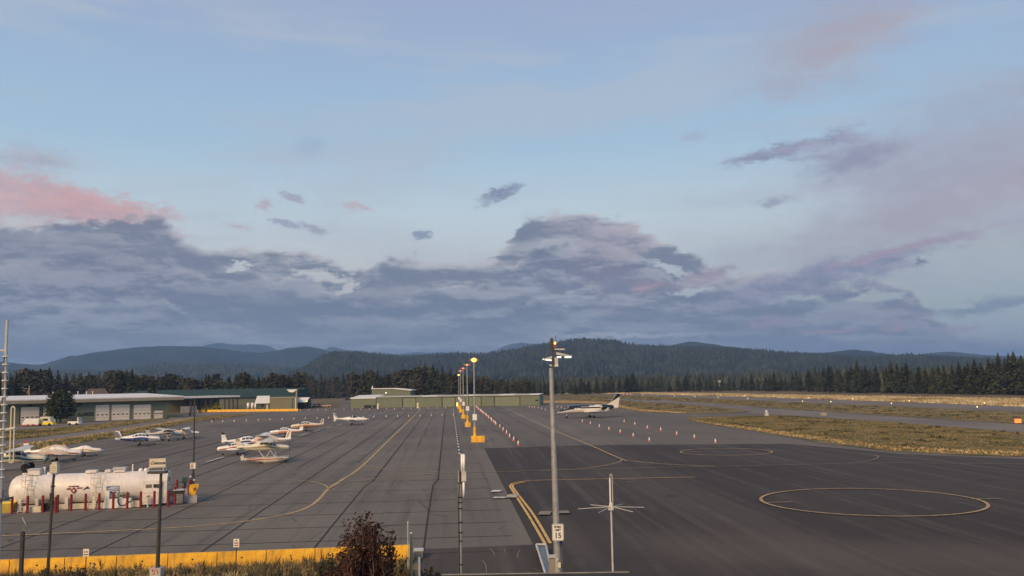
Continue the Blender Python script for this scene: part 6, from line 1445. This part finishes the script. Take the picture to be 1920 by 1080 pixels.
# antenna mast with white radomes
ap = base_of(864, 1075, 22.0); t = thing('antenna_mast', 'slim grey mast with dark straps and white tube antennas', 'antenna mast', ap, YAW); k_ = 22.0 / F
def AZ(py): return ztop(ap, py)
def ax(px, py): return (px - proj((ap.x, ap.y, AZ(py)))[0]) * k_
MB().cyl((ax(864, 1070), 0, 0), (ax(861.5, 885), 0, AZ(883)), .048, .04, 12).build('pole', GALV, t)
for px, y0, y1, r_ in ((866.3, 853, 884, .032), (870, 853.5, 884, .030), (869, 902, 932, .03)): MB().cyl((ax(px, 860), -.03, AZ(y1)), (ax(px, 860), -.03, AZ(y0)), r_, n=12).sphere((ax(px, 860), -.03, AZ(y0)), r_, 12, 4).build('tube_antenna', WHITE, t, True)
MB().box((ax(870, 892), -.04, (AZ(884) + AZ(902)) / 2), (.115, .10, AZ(884) - AZ(902))).build('radio_box', LGREY, t); MB().box((ax(863, 892), 0, AZ(893)), (.05, .1, .26)).build('mount', BLK, t)
for y in (905, 932, 942, 953, 979, 998, 1014, 1058): MB().cyl((ax(861.8 + (y - 885) * .0125, y), 0, AZ(y + .9)), (ax(861.8 + (y - 885) * .0125, y), 0, AZ(y - .9)), .062, n=12).build('strap', BLK, t)
MB().tube([(ax(860.6, 950), -.05, 0), (ax(860, 920), -.05, AZ(945)), (ax(861, 900), -.05, AZ(905))], .012, 5).build('cable', BLK, t)
# ground-plane antenna
ap2 = base_of(1149, 1065, 20.0); t = thing('radial_antenna', 'thin antenna pole with six spreading rods and an upright loop', 'antenna', ap2, YAW); k2 = 20.0 / F
def QZ(py): return ztop(ap2, py)
hz = QZ(951)
MB().cyl((0, 0, 0), (0, 0, hz), .023, .021, 10).build('pole', LGREY, t); MB().cyl((0, 0, hz - .06), (0, 0, hz + .10), .065, .035, 10).build('hub', CREAM, t)
MB().cyl((-.01, 0, hz + .08), (-.01, 0, QZ(897)), .018, n=8).build('whip', WHITE, t); MB().tube([(.042, 0, hz + .03), (.042, 0, QZ(891)), (.02, 0, QZ(888.5)), (-.005, 0, QZ(891)), (-.01, 0, QZ(897))], .009, 6).build('loop', LGREY, t)
for k in range(6):
    a = R(3 + 60 * k); MB().cyl((.05 * math.cos(a), .05 * math.sin(a), hz + .01), (.74 * math.cos(a), .74 * math.sin(a), hz - .02), .009, .007, 6).build('radial_rod', LGREY, t)
# mast at the left edge with loop antenna
lp = base_of(2, 900, 25.0); t = thing('radio_tower', 'tapered pale mast at the left edge with cable bands and a folded loop antenna', 'mast', lp, YAW); k3 = 25.0 / F
def LZ(py): return ztop(lp, py)
def lx(px, py): return (px - proj((lp.x, lp.y, LZ(py)))[0]) * k3
MB().cyl((lx(1, 900), 0, -.2), (lx(13.8, 598), 0, LZ(600)), .085, .036, 12).build('pole', LGREY, t)
for y in np.linspace(668, 895, 16): xx = 13.8 - (y - 600) * .038; MB().cyl((lx(xx, y), 0, LZ(y + 1)), (lx(xx, y), 0, LZ(y - 1)), .085, n=12).build('cable_band', WHITE, t)
MB().cyl((lx(9.5, 760), -.05, -.2), (lx(9.5, 660), -.05, LZ(665)), .02, n=6).build('feed_cable', GALVD, t)
MB().cyl((lx(-12, 657), 0, LZ(657)), (lx(14, 657), 0, LZ(657.5)), .03, n=6).build('upper_arm', LGREY, t); MB().cyl((lx(-5, 806), 0, LZ(808)), (lx(29, 804), 0, LZ(803)), .04, n=6).build('lower_arm', LGREY, t)
MB().tube([(lx(18, 868), 0, LZ(868)), (lx(21.5, 765), 0, LZ(766)), (lx(24, 761), 0, LZ(762)), (lx(28, 763), 0, LZ(765)), (lx(25, 868), 0, LZ(867)), (lx(18, 868), 0, LZ(868))], .018, 6).build('loop_antenna', CREAM, t)
MB().box((lx(2, 900), 0, LZ(935)), (.5, .4, .04)).build('bracket', DARK, t)
# cage lamp pole left
cp = base_of(88.5, 1078, 37.0); t = thing('cage_lamp_pole', 'dark leaning pole topped by a pale perforated box lamp before the tanks', 'lamp pole', cp, YAW); k4 = 37.0 / F
def CZ(py): return ztop(cp, py)
def cx_(px, py): return (px - proj((cp.x, cp.y, CZ(py)))[0]) * k4
MB().cyl((cx_(88, 1075), 0, -.2), (cx_(101, 890), 0, CZ(889)), .07, .05, 8).build('pole', DARK, t)
b_ = MB().box((cx_(103, 880), 0, (CZ(871) + CZ(887)) / 2), (.30, .26, CZ(871) - CZ(887))).build('lamp_box', CREAM, t); MB().box((cx_(104, 868), 0, CZ(868.5)), (.2, .2, .10)).build('lamp_cap', LGREY, t)
for i in range(4):
    for j in range(4): MB().box((cx_(103, 880) - .1 + i * .067, -.133, CZ(885) + j * .075), (.035, .006, .04)).build('grille_hole', TAUPE, b_)
MB().box((cx_(99.5, 912), 0, CZ(912)), (.12, .12, .06)).box((cx_(97, 936), 0, CZ(936)), (.13, .12, .5)).build('clamp', BLK, t)
# street lamp with box head on white base, centre-left
sp2 = base_of(294.5, 1070, 37.0); t = thing('street_lamp', 'dark lamp post on a white graffitied concrete base in front of the barriers', 'street lamp', sp2, YAW)
def SZ(py): return ztop(sp2, py)
def sx_(px, py): return (px - proj((sp2.x, sp2.y, SZ(py)))[0]) * k4
zb_ = SZ(1064); MB().box((0, 0, zb_ / 2 - .1), (.44, .44, zb_ + .2)).build('base', CONC, t)
for (x, z, w_, h_) in ((-.1, zb_ - .08, .06, .10), (-.02, zb_ - .12, .03, .14), (.06, zb_ - .07, .05, .05), (.12, zb_ - .16, .04, .12), (-.06, zb_ - .22, .12, .03)): MB().box((x, -.223, z), (w_, .004, h_)).build('graffiti_stroke', REDST, t)
MB().cyl((sx_(295.5, 1064), 0, zb_), (sx_(302, 888), 0, SZ(886)), .085, .055, 10).build('pole', DARK, t)
MB().box((sx_(296, 884), 0, SZ(885.4)), (.74, .34, .09)).build('lamp_head', DARK, t); MB().box((sx_(296, 884), 0, SZ(885.4) - .05), (.5, .26, .02)).build('lens', LGREY, t); MB().box((sx_(298.5, 912), -.02, SZ(912)), (.16, .14, .12)).build('arm_box', DARK, t)
# thin pole with small sign, right of the tanks
tp = G(361.5, 940); t = thing('thin_lamp_pole', 'thin grey pole rising behind the yellow cabinet with a small red and white sign', 'pole', tp, YAW); k5 = -(CRI @ (tp - Vector((0, 0, CAMH)))).z / F
def TZ(py): return ztop(tp, py)
MB().cyl((0, 0, 0), (0, 0, TZ(752)), .085, .05, 10).build('pole', DARK, t); MB().sphere((0, 0, TZ(751)), .07, 8, 4).build('cap', DARK, t)
q = MB().box((.0, -.12, TZ(873)), (.40, .04, .42)).build('sign_plate', M('sign_white_red', (.72, .68, .62), .5, var=.05), t)
for j in range(4): MB().box((-.05, -.145, TZ(873) - .14 + j * .09), (.18, .006, .045)).build('sign_line', RED, q)
MB().box((0, 0, TZ(890)), (.14, .16, .2)).build('junction_box', BLK, t)
for dx, y in ((-.16, 893.5), (.1, 900)): MB().sphere((dx, -.1, TZ(y)), .07, 8, 5).build('fitting', WHITE, t)
# small signs in front of the barrier
def small_sign(px, py, w_px, h_px, dep, label, lines):
    b = base_of(px - 2, 1064, dep); t = thing('notice_sign', label, 'sign', b, YAW); k = dep / F; z = ztop(b, py); xo = (px - proj((b.x, b.y, z))[0]) * k
    MB().cyl((0, 0, -.2), (xo, 0, z), .022, n=6).build('post', DARK, t); q = MB().box((xo, -.03, z), (w_px * k, .01, h_px * k)).build('sign_plate', M('sign_white_small', (.76, .70, .62), .5, var=.05), t)
    for j, (z_, m_, f) in enumerate(lines): MB().box((xo, -.037, z + z_ * h_px * k), (w_px * k * f, .005, h_px * k * .12)).build('sign_line', m_, q)
small_sign(443.5, 1018, 11, 15.5, 38, 'small white sign with dark and red lines on a thin post, centre of barriers', [(.30, DARK, .3), (0, RED, .7), (-.27, REDST, .7)])
small_sign(162, 1036, 11, 14, 38, 'small white sign with a red line on a thin post, left of barriers', [(.1, RED, .7), (-.25, RED, .75)])
# weathered post and whip at the left
wp = base_of(38, 1078, 30.0); t = thing('wooden_post', 'thick weathered dark post at the lower left', 'post', wp, YAW); zt3 = ztop(wp, 996); MB().cyl((0, 0, -.3), (.03, 0, zt3), .085, .075, 8).build('post', DARK, t); MB().tube([(.0, 0, zt3), (.10, 0, zt3 + .1), (.06, 0, zt3 + .25)], .02).build('bracket', GALVD, t)
MB().tube([(.06, 0, zt3 - .2), (.10, .05, zt3 + .2), (-.04, .05, zt3 + .45)], .012).build('cable', LGREY, t)
wq = base_of(765, 1030, 38.0); t = thing('marker_rod', 'thin pale marker rod at the right end of the yellow barriers', 'rod', wq, 0); MB().cyl((0, 0, 0), (0, 0, ztop(wq, 979)), .022, n=6).build('rod', LGREY, t); MB().sphere((0, 0, ztop(wq, 979)), .03, 8, 4).build('cap', WHITE, t)
# sign seen edge-on beside the shrub and a pale kerb box
gq = base_of(771, 1075, 33.5); t = thing('edge_on_sign', 'tall green-backed sign seen almost edge-on at the end of the barriers', 'sign', gq, R(-83)); za, zb = ztop(gq, 1062), ztop(gq, 1001)
MB().prism_y([(-.35, -.1), (.35, -.1), (.30, zb - .25), (0.05, zb), (-.25, zb - .3)], -.03, .03).build('panel', M('green_sign_back', (.05, .10, .09), .5), t)
MB().prism_y([(-.42, -.1), (-.35, -.1), (-.25, zb - .3), (0.05, zb + .02), (.0, zb + .06), (-.32, zb - .25)], -.04, .04).build('edge_trim', LGREY, t); MB().cyl((-.1, .3, -.2), (-.1, .3, za + .3), .05, n=8).build('post', WHITE, t)
kp = G(785, 1046); t = thing('kerb_box', 'pale flat box on the ground right of the barrier end', 'box', kp, 0); MB().box((0, 0, .18), (.42, .6, .36)).build('body', GALVD, t); MB().box((0, 0, .38), (.46, .64, .05)).build('lid', LGREY, t)

# ================================================================ SHRUB, ROCKS, ROOF EDGE
def leafmat():
    m = foliage_mat('dark_red_leaves', (.034, .011, .012), (.075, .024, .020), (.13, .06, .038), 2.2); return m
sh = base_of(690, 1120, 33.0); t = thing('red_shrub', 'dark red-leaved multi-stemmed shrub in front of the yellow barriers', 'shrub', sh)
rs_ = random.Random(5); st = MB(); Vl = []; Ql = []
def leaf(c, s):
    n = Vector((rs_.gauss(0, 1), rs_.gauss(0, 1), rs_.gauss(0, 1))).normalized(); u = n.orthogonal().normalized(); v = n.cross(u); o = len(Vl)
    Vl.extend([c + u * s, c + v * s * .5 + n * s * .1, c - u * s * .8, c - v * s * .5 + n * s * .1]); Ql.append((o, o + 1, o + 2, o + 3))
zc_top = ztop(sh, 962)
for k in range(62):
    a = rs_.uniform(0, 2 * PI); spread = rs_.uniform(.1, 1.0); rr = 1.42 * spread; hgt = zc_top * (1 - .32 * spread ** 2) * rs_.uniform(.72, 1.0)
    if rs_.random() < .28: rr *= 1.5; hgt *= .62; 
    p0 = Vector((rs_.gauss(0, .16), rs_.gauss(0, .16), -.2)); pts = [p0]; n = 9
    ex_ = .55 if math.cos(a) > .3 else 0
    for i in range(1, n + 1):
        f = i / n; r1 = rr * (f ** .7) * (1 - .18 * f); pts.append(Vector((p0.x + math.cos(a) * r1 * (1.0 + ex_ * (1 - f)) + rs_.gauss(0, .03), p0.y + math.sin(a) * r1 + rs_.gauss(0, .03), hgt * f)))
    for i in range(n): st.cyl(pts[i], pts[i + 1], .030 * (1 - i / n) + .006, .030 * (1 - (i + 1) / n) + .006, 5, cap=False)
    for i in range(2, n):
        for _ in range(7 if i < 5 else 11):
            b = pts[i].lerp(pts[i + 1], rs_.random()); tw = Vector((rs_.gauss(0, .12), rs_.gauss(0, .12), rs_.uniform(.0, .22))); 
            if rs_.random() < .3: st.cyl(b, b + tw, .006, .003, 3, cap=False)
            for q_ in range(2): leaf(b + tw * rs_.uniform(.5, 1.1) + Vector((rs_.gauss(0, .03),) * 3), rs_.uniform(.045, .085))
st.build('stem', M('shrub_bark', (.16, .12, .10), .8, var=.3), t)
rawmesh('foliage', [tuple(v) for v in Vl], Ql, leafmat(), t)
# low scrub right of the shrub and single dead weeds before the barrier
def weed(px, dep, top_y, label, col, seed, width=.3, n=9):
    b = base_of(px, 1085, dep); t = thing('weed', label, 'weed', b, 0, 'dry weeds before the barriers'); r_ = random.Random(seed); h = max(.35, ztop(b, top_y)); mb = MB(); V = []; Q = []
    for k in range(n):
        a = r_.uniform(0, 6.28); p = Vector((0, 0, -.1)); q = Vector((math.cos(a) * width * r_.uniform(.2, 1), math.sin(a) * width * r_.uniform(.2, 1), h * r_.uniform(.6, 1))); mid_ = p.lerp(q, .5) + Vector((r_.gauss(0, .03), r_.gauss(0, .03), h * .08)); mb.tube([p, mid_, q], .008, 3)
        for _ in range(9):
            c = mid_.lerp(q, r_.random() ** .6) + Vector((r_.gauss(0, .04), r_.gauss(0, .04), r_.gauss(0, .03))); o = len(V); s = r_.uniform(.02, .05); V += [tuple(c + Vector((s, 0, 0))), tuple(c + Vector((0, s * .4, s))), tuple(c + Vector((-s, 0, .01))), tuple(c + Vector((0, -s * .4, -s)))]; Q.append((o, o + 1, o + 2, o + 3))
    mb.build('stalk', col, t); tag(rawmesh('seed_heads', V, Q, col, t), kind='stuff')
WD, WT = M('dead_weed', (.045, .035, .025), .9, var=.4), M('tan_weed', (.22, .16, .08), .9, var=.4)
for i, (x, y, c, w_, lab) in enumerate([(120, 1058, WD, .45, 'largest dark bushy weed below the second barrier joint'), (86, 1066, WD, .3, 'dark weed beside the cage lamp pole foot'), (152, 1062, WD, .3, 'dark weed just left of the left sign post'), (172, 1050, WT, .18, 'tan stalk right of the left sign post'), (262, 1054, WT, .3, 'tan weed left of the street lamp base'),
                                     (232, 1060, WT, .3, 'tan weed below the fourth barrier joint'), (330, 1052, WT, .4, 'tan weed right of the street lamp base'), (372, 1056, WT, .3, 'tan weed midway between lamp base and small sign'), (538, 1041, WT, .2, 'thin stalks in front of the seventh barrier'), (575, 1046, WT, .3, 'pale weed left of the red shrub'),
                                     (617, 1036, WD, .25, 'dark seed heads just left of the red shrub'), (600, 1052, WD, .35, 'low dark weed at left foot of the red shrub'), (625, 1056, WD, .5, 'dark scrub against the red shrub'), (805, 1060, WD, .5, 'dark scrub trailing right of the edge-on sign')]):
    weed(x, 35.5, y, lab, c, 40 + i, w_, 10 if c is WT else 16)
ROCKM = M('pale_boulder', (.28, .25, .22), .9, col2=(.16, .14, .12), vs_=2.5, bump=.5, bs=8)
def rock(px, dep, top_y, sx__, label, seed):
    b = base_of(px, 1090, dep); t = thing('boulder', label, 'boulder', b, random.uniform(0, 3)); r_ = random.Random(seed); mb = MB(); mb.sphere((0, 0, 0), 1, 14, 8); h = .5 * max(.2, ztop(b, top_y))
    mb.v = [(x * sx__ * (1 + .18 * math.sin(3 * y + seed) + r_.gauss(0, .03)), y * sx__ * .8 * (1 + .15 * math.sin(4 * z + seed)), z * h * (1 + .12 * math.sin(5 * x + seed))) for x, y, z in mb.v]
    mb.build('stone', ROCKM, t, True)
rock(456, 35.0, 1066, .46, 'rounded pale boulder below the small centre sign', 1); rock(405, 36.8, 1060, .62, 'flat pale boulder left of the small centre sign post', 2); rock(247, 34.5, 1073, .40, 'pale boulder left of the street lamp base', 3)
rock(505, 36.8, 1060.5, .36, 'small pale boulder in the grass before the sixth barrier', 4); rock(605, 32.6, 1077, .22, 'white-topped stone left of the shrub foot', 5)
# edge of the building roof on which the camera stands
e0, e1 = W(850, 1078.6, 11.8), W(1180, 1074.3, 11.8); zt4 = e0.z; t = thing('roof_canopy', 'dark roof edge of the near building along the bottom of the picture', 'building', (0, 0, 0))
dx_ = (e1 - e0); P = [(e0.x - .15, e0.y, e0.z), (e1.x, e1.y, e1.z), (e1.x + .75, e1.y + .1, e1.z - .12), (e1.x + .75, 7.0, e1.z - .12), (e1.x, 7.0, e1.z), (e0.x - .15, 7.0, e0.z)]
RFM = M('dark_roofing', (.035, .030, .030), .9, var=.3, bump=.3)
MB().add([(x, y, z) for x, y, z in P] + [(x, y, z - .22) for x, y, z in P], [(0, 1, 4, 5), (1, 2, 3, 4), (6, 11, 10, 7), (7, 10, 9, 8), (0, 6, 7, 1), (1, 7, 8, 2), (2, 8, 9, 3), (3, 9, 10, 4), (4, 10, 11, 5), (5, 11, 6, 0)]).build('roof', RFM, t)
MB().cyl((e0.x - .15, e0.y + .02, e0.z + .005), (e1.x, e1.y + .02, e1.z + .005), .012, n=6).build('drip_edge', GALVD, t)
for x, y in ((e0.x + .3, e0.y - .4), (e1.x - .3, e1.y - .4)): MB().box((x, y, (e0.z - .3) / 2), (.15, .15, e0.z - .3)).build('post', DARK, t)
